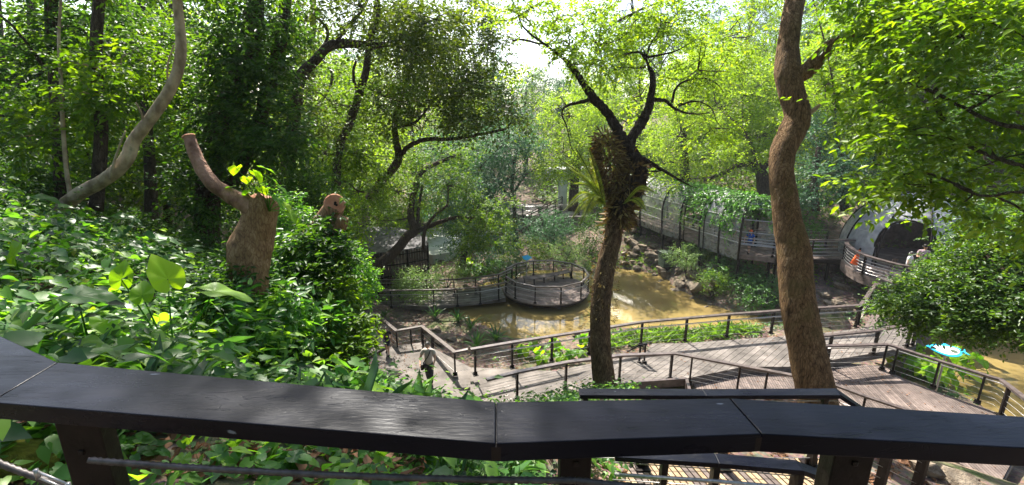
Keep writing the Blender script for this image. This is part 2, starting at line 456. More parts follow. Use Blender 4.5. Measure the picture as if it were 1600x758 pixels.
def water_mat():
    m, nt, b = new_mat('pond_water')
    N = nt.nodes; L = nt.links
    tc = N.new('ShaderNodeTexCoord')
    n = N.new('ShaderNodeTexNoise'); n.inputs['Scale'].default_value = .35; n.inputs['Detail'].default_value = 3
    L.new(tc.outputs['Object'], n.inputs['Vector'])
    cr = N.new('ShaderNodeValToRGB')
    e = cr.color_ramp.elements
    e[0].position = .35; e[0].color = (.17, .122, .046, 1)
    e[1].position = .65; e[1].color = (.255, .185, .066, 1)
    L.new(n.outputs[0], cr.inputs[0]); L.new(cr.outputs[0], b.inputs['Base Color'])
    b.inputs['Roughness'].default_value = .06
    b.inputs['IOR'].default_value = 1.4
    b.inputs['Specular IOR Level'].default_value = .7
    n2 = N.new('ShaderNodeTexNoise'); n2.inputs['Scale'].default_value = 3.2; n2.inputs['Detail'].default_value = 2
    L.new(tc.outputs['Object'], n2.inputs['Vector'])
    bp = N.new('ShaderNodeBump'); bp.inputs['Strength'].default_value = .06; bp.inputs['Distance'].default_value = .04
    L.new(n2.outputs[0], bp.inputs['Height']); L.new(bp.outputs[0], b.inputs['Normal'])
    return m
M['water'] = water_mat()

# ------------------------------------------------------------------ terrain
def pip(P, poly):
    x, y = P[:, 0], P[:, 1]
    ins = np.zeros(len(P), bool)
    n = len(poly)
    for i in range(n):
        x1, y1 = poly[i][0], poly[i][1]; x2, y2 = poly[(i + 1) % n][0], poly[(i + 1) % n][1]
        c = ((y1 > y) != (y2 > y)) & (x < (x2 - x1) * (y - y1) / (y2 - y1 + 1e-12) + x1)
        ins ^= c
    return ins
def poly_dist(P, poly, closed=True):
    d = np.full(len(P), 1e9)
    n = len(poly)
    for i in range(n if closed else n - 1):
        a = np.array(poly[i][:2], float); b = np.array(poly[(i + 1) % n][:2], float)
        ab = b - a
        t = np.clip(((P[:, :2] - a) @ ab) / (ab @ ab + 1e-12), 0, 1)
        q = a + t[:, None] * ab
        d = np.minimum(d, np.hypot(P[:, 0] - q[:, 0], P[:, 1] - q[:, 1]))
    return d
def PX(l, z):
    return [tuple(W(a, b, z=z))[:2] for a, b in l]

POND = PX([(965, 419), (1005, 425), (1040, 431), (1050, 446), (1078, 461), (1112, 476), (1150, 489), (1190, 494), (1230, 505),
           (1200, 510), (1120, 511), (1030, 513), (960, 512), (925, 518), (860, 530), (805, 528), (772, 512), (735, 500), (702, 486),
           (690, 462), (735, 452), (790, 432), (845, 422), (900, 424), (935, 428)], 0.0)
POND2 = PX([(1436, 560), (1450, 530), (1500, 505), (1600, 490), (1760, 500), (1900, 560), (1900, 680), (1700, 720), (1600, 665), (1545, 640), (1490, 610), (1450, 590)], 0.0)

ctrl = [(-30, -6, 11), (-14, -5, 10.2), (-6, -5, 9.2), (0, -5, 8.2), (6, -5, 7), (14, -5, 6.5), (30, -6, 6.5),
        (-14, 3, 10.0), (-9, 1.5, 9.6), (-5, 1.5, 9.2), (-3, 1.3, 8.95), (-1.2, 1.4, 8.75), (-.2, 1.5, 8.6), (.5, 1.6, 8.2), (1.2, 1.8, 7.2), (2, 2.2, 6.0), (3.5, 2.5, 5.4), (7, 2.5, 5.2), (12, 2, 5), (20, 2, 5),
        (-3.3, 3, 8.85), (-2, 3.9, 7.75), (-.5, 4.2, 7.3), (.7, 4.3, 6.95), (1.6, 4.5, 5.7), (3.5, 4.7, 5.4), (6, 5.6, 5.2), (9, 5, 4.6), (16, 5, 3.5),
        (-7, 6.9, 8.9), (-10, 9, 8.9), (-4, 6, 8.1), (-2.6, 5, 7.35), (-1.5, 5.0, 6.75), (-1.9, 6.3, 5.7), (-3.2, 7.2, 6.5), (-1, 6.5, 5.1), (.5, 7, 4.9), (4, 7.5, 5.2), (5.3, 7.8, 5.1),
        (-12, 14, 8.4), (-8, 12, 7.5), (-5, 10.5, 5.2), (-3.0, 9, 4.0), (-1.5, 9.5, 3.3), (1.8, 11, 3.2), (5, 11, 3.0), (8, 10, 2.8), (11, 10, 2.0), (15, 11, .6),
        (-5.5, 14, 1.3), (-3, 14, .8), (-1, 14.5, 1.0), (2, 14, 1.1), (6, 14.3, 1.0), (10, 14, .9),
        (-9, 17, 4.5), (-16, 20, 8.0), (-24, 14, 10), (-40, 20, 12), (-8, 21, .8), (-4.5, 19, .35), (-12, 24, 3.0), (-22, 30, 6),
        (-8, 27, .5), (-4, 30, .5), (-8, 34, .6), (-13, 32, 1.0), (0, 33, .6), (2, 36, .9), (-2, 42, 1.3), (4, 45, 1.5), (-12, 42, 2.0),
        (7.8, 33, .3), (10, 31, .6), (12, 32, 1.8), (9, 35, 2.0), (12, 37, 2.2), (15, 27, 1.7), (13, 25, 1.2), (18, 25, 1.6), (16, 22, .7), (20, 25, 2.0),
        (12, 19, .3), (14.5, 18.5, .35), (17, 19, .3), (20, 21, 1.0), (25, 24, 2.2), (30, 20, 3.5),
        (16, 33, 3.5), (22, 32, 4.5), (18, 42, 7), (28, 40, 8), (10, 48, 5), (30, 30, 5), (45, 30, 9), (40, 10, 6), (60, 60, 15),
        (0, 60, 3), (-20, 60, 5), (20, 65, 10), (-45, 50, 10), (0, 90, 8), (-60, 90, 16), (60, 100, 20), (0, 140, 12), (-120, 60, 20), (140, 60, 22), (0, 300, 14), (-300, 300, 20), (300, 300, 20), (-300, -100, 12), (300, -100, 10), (0, -100, 12), (0, -30, 9)]
C = np.array(ctrl, float)
def warp(P):
    return P
def phi(r): return r
D = np.hypot(C[:, None, 0] - C[None, :, 0], C[:, None, 1] - C[None, :, 1])
n_ = len(C)
A = np.zeros((n_ + 3, n_ + 3)); A[:n_, :n_] = phi(D) + np.eye(n_) * -1e-6
A[:n_, n_:] = np.c_[np.ones(n_), C[:, :2]]; A[n_:, :n_] = A[:n_, n_:].T
wts = np.linalg.solve(A, np.r_[C[:, 2], 0, 0, 0])
LOWER = []          # (poly, zmax) areas where the ground must stay under a deck
def terrain(P):
    P = np.asarray(P, float).reshape(-1, P.shape[-1] if hasattr(P, 'shape') else 2)
    z = np.zeros(len(P))
    for s in range(0, len(P), 20000):
        Q = P[s:s + 20000]
        r = np.hypot(Q[:, None, 0] - C[None, :, 0], Q[:, None, 1] - C[None, :, 1])
        z[s:s + 20000] = phi(r) @ wts[:n_] + wts[n_] + Q[:, :2] @ wts[n_ + 1:]
    near = np.clip((40 - np.hypot(P[:, 0], P[:, 1])) / 20, .4, 1)
    P3 = np.c_[P[:, :2], np.zeros(len(P))]
    z += .07 * snoise(P3, 3, 3, 1.3) * near + .12 * snoise(P3, 5, 2, .35)
    z = np.clip(z, .12, 24)
    for poly in (POND, POND2):
        ins = pip(P, poly); d = poly_dist(P, poly)
        w_ = np.clip(d / 1.6, 0, 1)
        z = np.where(ins, -np.minimum(.9, .12 + d * .5), np.where(d < 1.6, .02 + (z - .02) * w_ ** .8, z))
    for poly, zm in LOWER:
        ins = pip(P, poly); d = poly_dist(P, poly)
        lim = np.where(ins, zm, zm + np.maximum(0, d - .3) * 1.2)
        z = np.minimum(z, lim)
    return z
def gz(x, y): return float(terrain(np.array([[x, y]]))[0])

# levels of the walkways
ZA, ZG, ZB, ZF = 1.6, 1.32, .45, 6.0

# ------------------------------------------------------------------ leaves
def T_quad():
    v = np.array([[0, 0, 0], [-.5, .45, .10], [0, 1, -.05], [.5, .45, .10]], float)
    return v, [(0, 1, 2), (0, 2, 3)]
def T_oval():
    v = np.array([[0, 0, 0], [-.42, .28, .09], [-.36, .68, .05], [0, 1, -.12], [.36, .68, .05], [.42, .28, .09]], float)
    return v, [(0, 1, 2, 3), (0, 3, 4, 5)]
def T_heart():
    v = np.array([[0, 0, 0], [-.25, -.16, .05], [-.5, .06, .09], [-.42, .42, .05], [0, 1, -.16], [.42, .42, .05], [.5, .06, .09], [.25, -.16, .05], [0, .45, -.02]], float)
    return v, [(0, 1, 2), (0, 2, 3, 8), (8, 3, 4), (8, 4, 5), (0, 8, 5, 6), (0, 6, 7)]
TEMPL = {'quad': T_quad(), 'oval': T_oval(), 'heart': T_heart()}

def norm(a):
    return a / (np.linalg.norm(a, axis=1, keepdims=True) + 1e-9)

def leaf_arrays(pos, along, nrm, size, width, kind, rnd):
    tv, tf = TEMPL[kind]
    y = norm(along)
    x = norm(np.cross(y, nrm)); z = np.cross(x, y)
    n = len(pos)
    s = np.asarray(size).reshape(-1, 1, 1)
    w = np.asarray(width).reshape(-1, 1, 1) * np.ones((n, 1, 1))
    V = pos[:, None, :] + s * (tv[None, :, 0:1] * w * x[:, None, :] + tv[None, :, 1:2] * y[:, None, :] + tv[None, :, 2:3] * z[:, None, :])
    base = (np.arange(n) * len(tv))[:, None]
    flat = np.array([i for f in tf for i in f])
    tot = np.array([len(f) for f in tf])
    FL = (base + flat[None, :]).ravel()
    TT = np.tile(tot, n)
    RR = np.repeat(rnd, len(tf))
    return V.reshape(-1, 3), FL, TT, RR

def leaf_object(name, parts, mat, parent=None, loc=None):
    Vs, Fs, Ts, Rs = [], [], [], []
    b = 0
    for V, Fl, T, Rr in parts:
        Vs.append(V); Fs.append(Fl + b); Ts.append(T); Rs.append(Rr); b += len(V)
    return mesh_np(name, np.vstack(Vs), np.concatenate(Fs), np.concatenate(Ts), mat, parent, loc, False, np.concatenate(Rs))

def rand_unit(n, g):
    v = g.normal(size=(n, 3)); return norm(v)

def sprays(org, outward, n_leaf, size, kind, g, width=.5, twig=5.0, droop=.15, up=.75, rb=.5, rv=.22):
    """clusters of leaves along short twigs. org (k,3)"""
    k = len(org)
    d = norm(outward * .7 + rand_unit(k, g) * .8 + np.array([0, 0, -.05]))
    L = size * twig * g.uniform(.6, 1.3, k)
    idx = np.repeat(np.arange(k), n_leaf)
    t = np.tile((np.arange(n_leaf) + .6) / n_leaf, k) + g.uniform(-.05, .05, k * n_leaf)
    dd = d[idx]
    side = norm(np.cross(dd, np.array([0, 0, 1.0]) + .3 * rand_unit(len(idx), g)))
    sg = np.tile(np.where(np.arange(n_leaf) % 2 == 0, 1, -1), k)[:, None]
    pos = org[idx] + dd * (t * L[idx])[:, None] + np.array([0, 0, -1]) * (droop * (t ** 2) * L[idx])[:, None]
    pos += rand_unit(len(idx), g) * size * .35
    along = norm(dd * .55 + side * sg * .8 + rand_unit(len(idx), g) * .35 + np.array([0, 0, -droop * 1.5]))
    nr = norm(np.array([0, 0, up]) + rand_unit(len(idx), g) * .6)
    sz = size * g.uniform(.6, 1.25, len(idx))
    crnd = g.normal(0, .16, k)[idx]
    rnd = np.clip(rb + crnd + g.normal(0, rv * .7, len(idx)), 0, 1)
    return leaf_arrays(pos, along, nr, sz, width, kind, rnd), d, L

def crown_points(c, rad, m, per, g, shell=.35, cr=.3, flat=.55):
    """sub-clump centres in an ellipsoid then points round each"""
    u = rand_unit(m, g) * (g.uniform(shell ** 2, 1, m) ** .5)[:, None]
    cen = c + u * rad
    p = np.repeat(cen, per, axis=0)
    r = np.min(rad) * cr
    off = g.normal(size=(m * per, 3)) * np.array([1, 1, flat]) * r * .62
    sc = np.repeat(g.uniform(.6, 1.35, m), per)[:, None]
    p = p + off * sc
    out = norm(p - c + 1e-6)
    return cen, p, out

def limb(mb, pts, seg=8, n=6, wob=0.0, g=rng, rough=0.0, seed=1):
    """pts rows (px,py,depth,width px) -> wobbly tapered tube"""
    rows = []
    for a, b, d, w in pts:
        p = W(a, b, d=d); rows.append((p.x, p.y, p.z, w / 2 * d / F / math.sqrt(1 + ((a - 800) / F) ** 2)))
    return limb_w(mb, rows, seg, n, wob, g, rough, seed)

def limb_w(mb, rows, seg=8, n=6, wob=0.0, g=rng, rough=0.0, seed=1):
    Q = catmull(rows, n)
    if wob:
        Q[1:-1, :3] += g.normal(size=(len(Q) - 2, 3)) * wob * Q[1:-1, 3:4]
    pts = Q[:, :3]; rad = np.maximum(Q[:, 3], .002)
    b = len(mb.v)
    mb.tube([Vector(p) for p in pts], list(rad), seg)
    if rough:
        V = np.array(mb.v[b:b + len(pts) * seg])
        cen = np.repeat(pts, seg, axis=0)
        dv = V - cen
        rr = np.linalg.norm(dv, axis=1, keepdims=True)
        nz = snoise(V * np.array([1, 1, .25]), seed, 4, 1.2 / max(rad.mean(), .02)) * .5 + snoise(V * np.array([1, 1, .5]), seed + 9, 2, 4 / max(rad.mean(), .02)) * .35
        V = cen + dv * (1 + rough * nz[:, None])
        mb.v[b:b + len(V)] = [tuple(v) for v in V]
    return pts

def make_tree(name, label, mat, bark, trunk=None, limbs=(), blobs=(), leaf=.1, kind='quad', total=12000, width=.5, seed=1,
              cat='tree', group=None, cr=.3, per=10, nleaf=9, shell=.3, flat=.55, rough=.12, seg=10, up=.75, rb=.5, droop=.15, twigs=.3, crown_name='crown', autolimb=True, twig=5.0):
    """trunk/limbs rows: (px,py,depth,width px). blobs: (px,py,depth,rx px,ry px,depth radius m)"""
    g = np.random.default_rng(seed)
    if trunk:
        base = W(trunk[0][0], trunk[0][1], d=trunk[0][2])
    else:
        b0 = blobs[0]; base = W(b0[0], b0[1], d=b0[2]); base.z = gz(base.x, base.y)
    root = empty(name, base, label, cat, group)
    mb = MB(); tp = []
    if trunk:
        tp.append(limb(mb, trunk, seg, 7, 0, g, rough, seed))
    for l in limbs:
        tp.append(limb(mb, l, max(6, seg - 3), 6, .15, g, rough * .6, seed + 3))
    B = []
    for (a, b, d, rx, ry, rd) in blobs:
        c = np.array(W(a, b, d=d)); B.append((c, np.array([rx * d / F, rd, ry * d / F])))
    area = np.array([b[1][0] * b[1][2] for b in B]) if B else np.array([1])
    share = area / area.sum()
    parts = []
    allp = np.vstack(tp) if tp else None
    for (c, rad), s in zip(B, share):
        nsp = max(6, int(total * s / nleaf)); m = max(3, nsp // per)
        cen, p, out = crown_points(c, rad, m, per, g, shell, cr, flat)
        arr, d, L = sprays(p, out, nleaf, leaf, kind, g, width, twig, droop, up, rb)
        parts.append(arr)
        if allp is not None and autolimb:
            j = np.argmin(np.linalg.norm(allp - c, axis=1)); q = allp[j]
            r0 = max(.012, .035 * min(rad) ** .7)
            mid = (q + c) / 2 + g.normal(size=3) * .08 * np.linalg.norm(c - q)
            limb_w(mb, [(*q, r0 * 1.5), (*mid, r0 * 1.1), (*c, r0 * .7)], 5, 4, .3, g)
        for ce in cen[:max(2, int(len(cen) * twigs))]:
            r0 = max(.006, .014 * min(rad) ** .6)
            mid = (ce + c) / 2 + g.normal(size=3) * .12 * np.linalg.norm(ce - c)
            limb_w(mb, [(*c, r0 * 1.5), (*mid, r0), (*ce, r0 * .4)], 4, 3, .4, g)
    if mb.v: mb.build('trunk', M[bark], root, smooth=True)
    if parts: leaf_object(crown_name, parts, M[mat], root)
    return root

# ------------------------------------------------------------------ decks and paths
def clip_strip(poly, n, a, b):
    """clip polygon to a <= p.n <= b"""
    def half(poly, sgn, lim):
        out = []
        for i in range(len(poly)):
            p, q = poly[i], poly[(i + 1) % len(poly)]
            dp = sgn * (p[0] * n[0] + p[1] * n[1] - lim); dq = sgn * (q[0] * n[0] + q[1] * n[1] - lim)
            if dp <= 0: out.append(p)
            if (dp < 0 < dq) or (dq < 0 < dp):
                t = dp / (dp - dq); out.append((p[0] + (q[0] - p[0]) * t, p[1] + (q[1] - p[1]) * t))
        return out
    poly = half(poly, 1, b)
    if len(poly) >= 3: poly = half(poly, -1, a)
    return poly if len(poly) >= 3 else None

def planks(mb, poly, direction, pitch, gap, z0, z1, jitter=.004, collect=None):
    """boards laid with their length across `direction`"""
    nx, ny = math.cos(direction), math.sin(direction)
    pr = [p[0] * nx + p[1] * ny for p in poly]
    a = min(pr)
    while a < max(pr):
        q = clip_strip([tuple(p[:2]) for p in poly], (nx, ny), a + gap / 2, a + pitch - gap / 2)
        if q:
            dz = random.uniform(-jitter, jitter)
            if collect is not None:
                m2 = MB(); m2.prism(q, z0, z1 + dz); collect.append(m2)
            else: mb.prism(q, z0, z1 + dz)
        a += pitch

def ccw(p):
    a = sum(p[i][0] * p[(i + 1) % len(p)][1] - p[(i + 1) % len(p)][0] * p[i][1] for i in range(len(p)))
    return p if a > 0 else p[::-1]

post_me = {}
PW = [.11]
def post_mesh(h, w=None, t=.06, holes=5):
    w = w or PW[0]
    return post_mesh_(h, w, t)
def post_mesh_(h, w, t):
    k = (round(h, 2), w)
    if k not in post_me:
        mb = MB(); mb.box((0, 0, h / 2), (w, t, h)); mb.box((0, 0, .012), (w * 2.1, t * 3, .024))
        for i in range(2): mb.box((0, (-1 if i else 1) * t * .9, h * .04 + .03), (w * .25, t * .8, h * .08))
        o = mb.build('post', M['frame']); me = o.data
        bpy.data.objects.remove(o)
        post_me[k] = me
    return post_me[k]

def railing(label, top, h=1.05, cap_w=.14, cap_t=.065, spacing=None, cables=5, tube_at=None, side=1, posts=None, group=None, capmat='cap', cable_r=.006, cat='railing', name='railing', tube_mat='steel', subdiv=1, cap_gap=.001):
    """top: world points at the top of the handrail"""
    top = [Vector(p) for p in top]
    b0 = top[0] - Vector((0, 0, h))
    root = empty(name, b0, label, cat, group)
    n = len(top)
    offs = []
    for i in range(n):
        d1 = (top[i] - top[i - 1]).xy if i > 0 else None
        d2 = (top[i + 1] - top[i]).xy if i < n - 1 else None
        if d1 is None: d1 = d2
        if d2 is None: d2 = d1
        d1 = d1.normalized(); d2 = d2.normalized()
        n1 = Vector((-d1.y, d1.x)); n2 = Vector((-d2.y, d2.x))
        m = (n1 + n2); m = m.normalized() if m.length > 1e-3 else n1
        k = 1 / max(.45, m.dot(n1))
        offs.append(Vector((m.x * k, m.y * k, 0)))
    for i in range(n - 1):
        a, b = top[i], top[i + 1]
        e = (b - a).normalized() * cap_gap
        mb = MB()
        w = cap_w / 2
        vs = []
        for z in (-cap_t, 0):
            up = Vector((0, 0, z))
            vs += [a + e - offs[i] * w + up, b - e - offs[i + 1] * w + up, b - e + offs[i + 1] * w + up, a + e + offs[i] * w + up]
        mb.add(vs, [(3, 2, 1, 0), (4, 5, 6, 7), (0, 1, 5, 4), (1, 2, 6, 5), (2, 3, 7, 6), (3, 0, 4, 7)])
        mb.build('handrail', M[capmat], root, bevel=.004)
    if posts is None:
        posts = []
        for i in range(n - 1):
            L = (top[i + 1] - top[i]).length
            k = max(1, round(L / (spacing or 1.5)))
            for j in range(k + (1 if i == n - 2 else 0)):
                posts.append((i, j / k))
    hh = h - cap_t
    for (i, t) in posts:
        a, b = top[i], top[i + 1]
        p = a.lerp(b, t)
        o = bpy.data.objects.new('post', post_mesh(hh)); COL.objects.link(o); o.parent = root
        o.location = p - Vector((0, 0, h)) - b0
        o.rotation_euler = (0, 0, math.atan2((b - a).y, (b - a).x) + math.pi / 2)
    for c in range(cables):
        z = -h + .12 + (h - .25) * c / max(1, cables - 1) if cables > 1 else -h / 2
        mb = MB(); mb.tube([p + Vector((0, 0, z)) for p in top], cable_r, 5)
        mb.build('cable', M['steel'], root, smooth=True)
    if tube_at is not None:
        mb = MB(); mb.tube([p - offs[i] * side * .11 + Vector((0, 0, -h + tube_at)) for i, p in enumerate(top)], .02, 7)
        mb.build('tube_rail', M[tube_mat], root, smooth=True)
    return root

PT = lambda l, z: [W(a, b, z=z) for a, b in l]

# --- near walkway (grey slabs)
A_poly = ccw(PX([(1011, 549), (1019, 537), (1071, 536), (1140, 531), (1206, 527), (1280, 521), (1345, 513), (1437, 505), (1430, 540), (1365, 552), (1302, 562), (1232, 573), (1161, 573), (1080, 590), (985, 600), (900, 618), (880, 600), (950, 562)], ZA))
G_poly = ccw(PX([(1080, 592), (1161, 575), (1232, 575), (1302, 566), (1382, 572), (1402, 587), (1467, 613), (1537, 637), (1568, 650), (1605, 678), (1560, 760), (1480, 712), (1420, 690), (1353, 668), (1300, 652), (1237, 633), (1200, 626), (1157, 616), (1090, 612)], ZG))
B_near = [(560, 478), (597, 474), (667, 479), (711, 474), (790, 466)]
B_far = [(556, 456), (622, 457), (709, 455), (743, 451), (782, 447)]
PC = W(853, 451, z=ZB); PR = 2.62
LOWER += [(A_poly, ZA - .35), (G_poly, ZG - .35)]
F_far = [(700, 640), (905, 612), (1100, 613), (1310, 612)]
Ffar_w = [W(a, b, z=ZF + 1.1) for a, b in F_far[1:]]
Fnear_w = [W(960, 706, z=ZF + 1.1), W(1120, 716, z=ZF + 1.1), W(1249, 727, z=ZF + 1.1)]
F_poly = ccw([(p.x, p.y) for p in Ffar_w] + [(p.x, p.y) for p in Fnear_w][::-1])
LOWER += [(F_poly, ZF - .25)]

# man's path: three landings
SL = [(.78, [(520, 540), (585, 514), (606, 540), (548, 575)]), (.98, [(543, 583), (612, 541), (660, 535), (655, 582), (592, 590)]), (1.2, [(585, 610), (650, 573), (665, 538), (735, 574), (760, 590), (735, 660), (600, 650)])]
for z, pl in SL: LOWER.append((PX(pl, z), z - .12))
LOWER.append((PX([(735, 574), (800, 590), (900, 560), (1000, 545), (1011, 560), (985, 605), (880, 640), (735, 660)], 1.4), 1.2))

I_poly = ccw(PX([(1350, 512), (1362, 492), (1385, 462), (1400, 442), (1470, 436), (1440, 480), (1437, 503)], ZA))
Fp2 = ccw(PX([(985, 718), (1180, 716), (1285, 716), (1350, 830), (960, 830)], ZF))
LOWER += [(I_poly, 1.2), (Fp2, ZF - .25)]
xs = np.unique(np.concatenate([np.arange(-26, 30, .28), np.arange(-60, 60, 1.5), np.linspace(-900, 900, 61)]))
ys = np.unique(np.concatenate([np.arange(-4, 48, .28), np.arange(-20, 100, 1.5), np.linspace(-300, 1500, 61)]))
GX, GY = np.meshgrid(xs, ys, indexing='ij')
GP = np.c_[GX.ravel(), GY.ravel()]
GZ = terrain(GP)
nx, ny = len(xs), len(ys)
ii = (np.arange(nx - 1)[:, None] * ny + np.arange(ny - 1)[None, :]).ravel()
FL = np.stack([ii, ii + ny, ii + ny + 1, ii + 1], 1)
g_o = mesh_np('ground', np.c_[GP, GZ], FL, np.full(len(FL), 4), M['soil'], smooth=True)
tag(g_o, kind='structure')
mb = MB()
mb.prism(ccw([(-9, 16), (45, 12), (48, 40), (-9, 40)]), -.02, 0.0)
tag(mb.build('water', M['water']), kind='structure')

def gzs(P): return terrain(np.asarray(P))

mb = MB()
# slabs split by joints
planks(mb, A_poly, R(-48), .21, .014, ZA - .12, ZA, .002)
tag(mb.build('walkway', M['plank_grey']), kind='structure')
mb = MB(); planks(mb, G_poly, R(-12), .085, .014, ZG - .06, ZG, .002)
o = mb.build('deck', M['plank']); tag(o, kind='structure')
mb = MB()
for i in range(len(A_poly)):
    a, b = A_poly[i], A_poly[(i + 1) % len(A_poly)]
    mb.beam((a[0], a[1], ZA - .19), (b[0], b[1], ZA - .19), .08, .14)
for i in range(len(G_poly)):
    a, b = G_poly[i], G_poly[(i + 1) % len(G_poly)]
    mb.beam((a[0], a[1], ZG - .15), (b[0], b[1], ZG - .15), .08, .18)
    mb.beam((a[0], a[1], -1), (a[0], a[1], ZG - .1), .15, .15)
tag(mb.build('walkway_edge', M['conc']), kind='structure')

def ribbon(name, near, far, z, th=.18, mat='conc', n=4, board=None):
    a = catmull([(*W(x, y, z=z)[:],) for x, y in near], n); b = catmull([(*W(x, y, z=z)[:],) for x, y in far], n)
    m = min(len(a), len(b))
    mb = MB()
    for i in range(m - 1):
        q = ccw([(a[i][0], a[i][1]), (a[i + 1][0], a[i + 1][1]), (b[i + 1][0], b[i + 1][1]), (b[i][0], b[i][1])])
        mb.prism(q, z - th, z)
    return tag(mb.build(name, M[mat]), kind='structure')
# ramp from the walkway to the landings
mb = MB()
ra = [W(1012, 549, z=ZA), W(950, 562, z=1.5), W(870, 580, z=1.42), W(735, 574, z=1.35)]
rb_ = [W(985, 600, z=ZA), W(900, 630, z=1.5), W(830, 650, z=1.42), W(735, 655, z=1.35)]
for i in range(3):
    vs = [ra[i], ra[i + 1], rb_[i + 1], rb_[i]]
    mb.add(vs + [v - Vector((0, 0, .25)) for v in vs], [(0, 1, 2, 3), (7, 6, 5, 4), (0, 4, 5, 1), (1, 5, 6, 2), (2, 6, 7, 3), (3, 7, 4, 0)])
tag(mb.build('path', M['conc']), kind='structure')
mb = MB()
for z, pl in SL:
    mb.prism(ccw(PX(pl, z)), z - .3, z)
tag(mb.build('steps', M['conc']), kind='structure')

# pink plank ramp up to the cage
mb = MB(); planks(mb, I_poly, R(60), .16, .012, ZA - .05, ZA + .012, .003)
tag(mb.build('ramp', M['plank']), kind='structure')

# boardwalk + round platform
near = PT(B_near, ZB); far = PT(B_far, ZB)
na = catmull([tuple(p) for p in near], 6); fa = catmull([tuple(p) for p in far], 6)
mb = MB()
for i in range(len(na) - 1):
    mb.prism(ccw([na[i][:2], na[i + 1][:2], fa[i + 1][:2], fa[i][:2]]), ZB - .22, ZB)
tag(mb.build('boardwalk', M['conc']), kind='structure')
mb = MB()
circ = [(PC.x + PR * math.cos(a), PC.y + PR * math.sin(a)) for a in np.linspace(0, 2 * math.pi, 41)[:-1]]
planks(mb, circ, R(60), .19, .016, ZB - .05, ZB + .015, .003)
mb2 = MB()
inner = [(PC.x + (PR - .06) * math.cos(a), PC.y + (PR - .06) * math.sin(a)) for a in np.linspace(0, 2 * math.pi, 41)[:-1]]
mb2.prism(inner, ZB - .2, ZB - .052)
tag(mb.build('platform', M['plank']), kind='structure')
tag(mb2.build('platform_edge', M['frame']), kind='structure')
mb = MB()
for k in range(8):
    a = k * math.pi / 4 + .3
    mb.tube([(PC.x + 2.1 * math.cos(a), PC.y + 2.1 * math.sin(a), -1), (PC.x + 2.1 * math.cos(a), PC.y + 2.1 * math.sin(a), ZB - .3)], .09, 8)
tag(mb.build('platform_piles', M['conc']), kind='structure')

# ------------------------------------------------------------------ railings
PW[0] = .065
railing('brown railing of the round platform over the pond, light caps and thin cables',
        [Vector((PC.x + (PR - .1) * math.cos(a), PC.y + (PR - .1) * math.sin(a), ZB + 1.05)) for a in [R(t) for t in (196, 222, 252, 285, 318, 348, 378, 405, 435, 465, 495, 522)]],
        spacing=9, cap_w=.12, cables=4, tube_at=.8, capmat='cap')
railing('pond-side railing of the far boardwalk left of the round platform', PT([(556, 452.6), (610, 453), (677, 452), (714, 451), (750, 448), (779, 443), (790, 440)], ZB + 1.05), cap_w=.12, cables=4, tube_at=.8, posts=[(1, 0), (2, 0), (3, 0), (4, 0), (5, 0)])
railing('back railing of the far boardwalk in front of the brown slatted hut', PT([(540, 437), (590, 437), (622, 437), (709, 436), (743, 433), (779, 428), (800, 419)], ZB + 1.05), cap_w=.12, cables=4, tube_at=.8, side=-1)
PW[0] = .11
railing('long curved railing between the pond and the grey walkway', PT([(735, 545), (800, 534), (922, 515), (1004, 502), (1074, 496), (1140, 490), (1210, 485), (1280, 480), (1345, 476)], ZA + 1.05), cap_w=.15, cables=5, tube_at=.82, posts=[(0, 0), (1, 0), (1, .5), (2, 0), (3, 0), (4, 0), (5, 0), (6, 0), (7, 0), (8, 0)] if False else [(0, .1), (1, 0), (1, .5), (2, 0), (3, 0), (4, 0), (5, 0), (6, 0), (7, 0), (7, .98)])
railing('railing stepping down beside the landings where the man walks',
        [W(540, 497, z=.5 + .95), W(569, 493, z=.5 + .95), W(587, 489, z=.5 + .95), W(619, 516, z=.85 + .9), W(659, 509, z=.85 + .95), W(710, 549, z=1.3 + .95), W(731, 545, z=1.35 + .95)],
        h=.95, cap_w=.15, cables=4, posts=[(1, 0), (2, 0), (3, 0), (3, .55), (4, 0), (4, .35), (5, 0)])
railing('nearer railing of the grey walkway passing behind the two tree trunks', PT([(760, 592), (808, 580), (885, 565), (970, 554), (1055, 551), (1082, 556), (1157, 570), (1200, 578), (1237, 585), (1302, 600)], ZA + 1.05), cap_w=.15, cables=6,
        posts=[(1, 0), (2, 0), (3, 0), (3, .95), (5, 0), (6, 0), (7, 0), (8, .5)])
railing('near-side railing of the brown deck just above the black handrail', PT([(1304, 600), (1353, 618), (1420, 640), (1500, 668)], ZG + 1.1), cap_w=.14, cables=5, posts=[(0, .05), (1, 0), (2, 0), (2, .9)])
railing('railing on the near side of the walkway right of the big trunk', PT([(1235, 532), (1282, 524), (1373, 515), (1435, 502)], ZA + 1.05), cap_w=.15, cables=5, posts=[(1, .2), (2, 0), (2, .85), (2, 1)])
railing('pond-side railing of the brown slatted deck with plants behind it', PT([(1286, 539.5), (1387, 537), (1404, 542), (1469, 563), (1540, 585), (1564, 592), (1600, 619), (1650, 662)], ZG + 1.08), cap_w=.15, cables=5, tube_at=.85, side=-1,
        posts=[(0, .05), (1, -.0), (1, 1), (3, 0), (4, 0), (5, .4), (6, .3)])
railing('railing climbing to the round wire cage', [W(1345, 476, z=ZA + 1.05), W(1362, 452, z=ZA + 1.05), W(1400, 402, z=ZA + 1.3)], cap_w=.15, cables=5, posts=[(0, .12), (1, .05), (1, .5), (1, 1)])
railing('short blue-black handrail at the end of the ramp', [W(980, 549, z=ZA + .25), W(1000, 538, z=ZA + .75), W(1009, 536.5, z=ZA + .8), W(1012, 537, z=ZA + .8)], h=.8, cap_w=.06, cap_t=.05, cables=0, posts=[(1, .1), (2, 0)], capmat='paint')
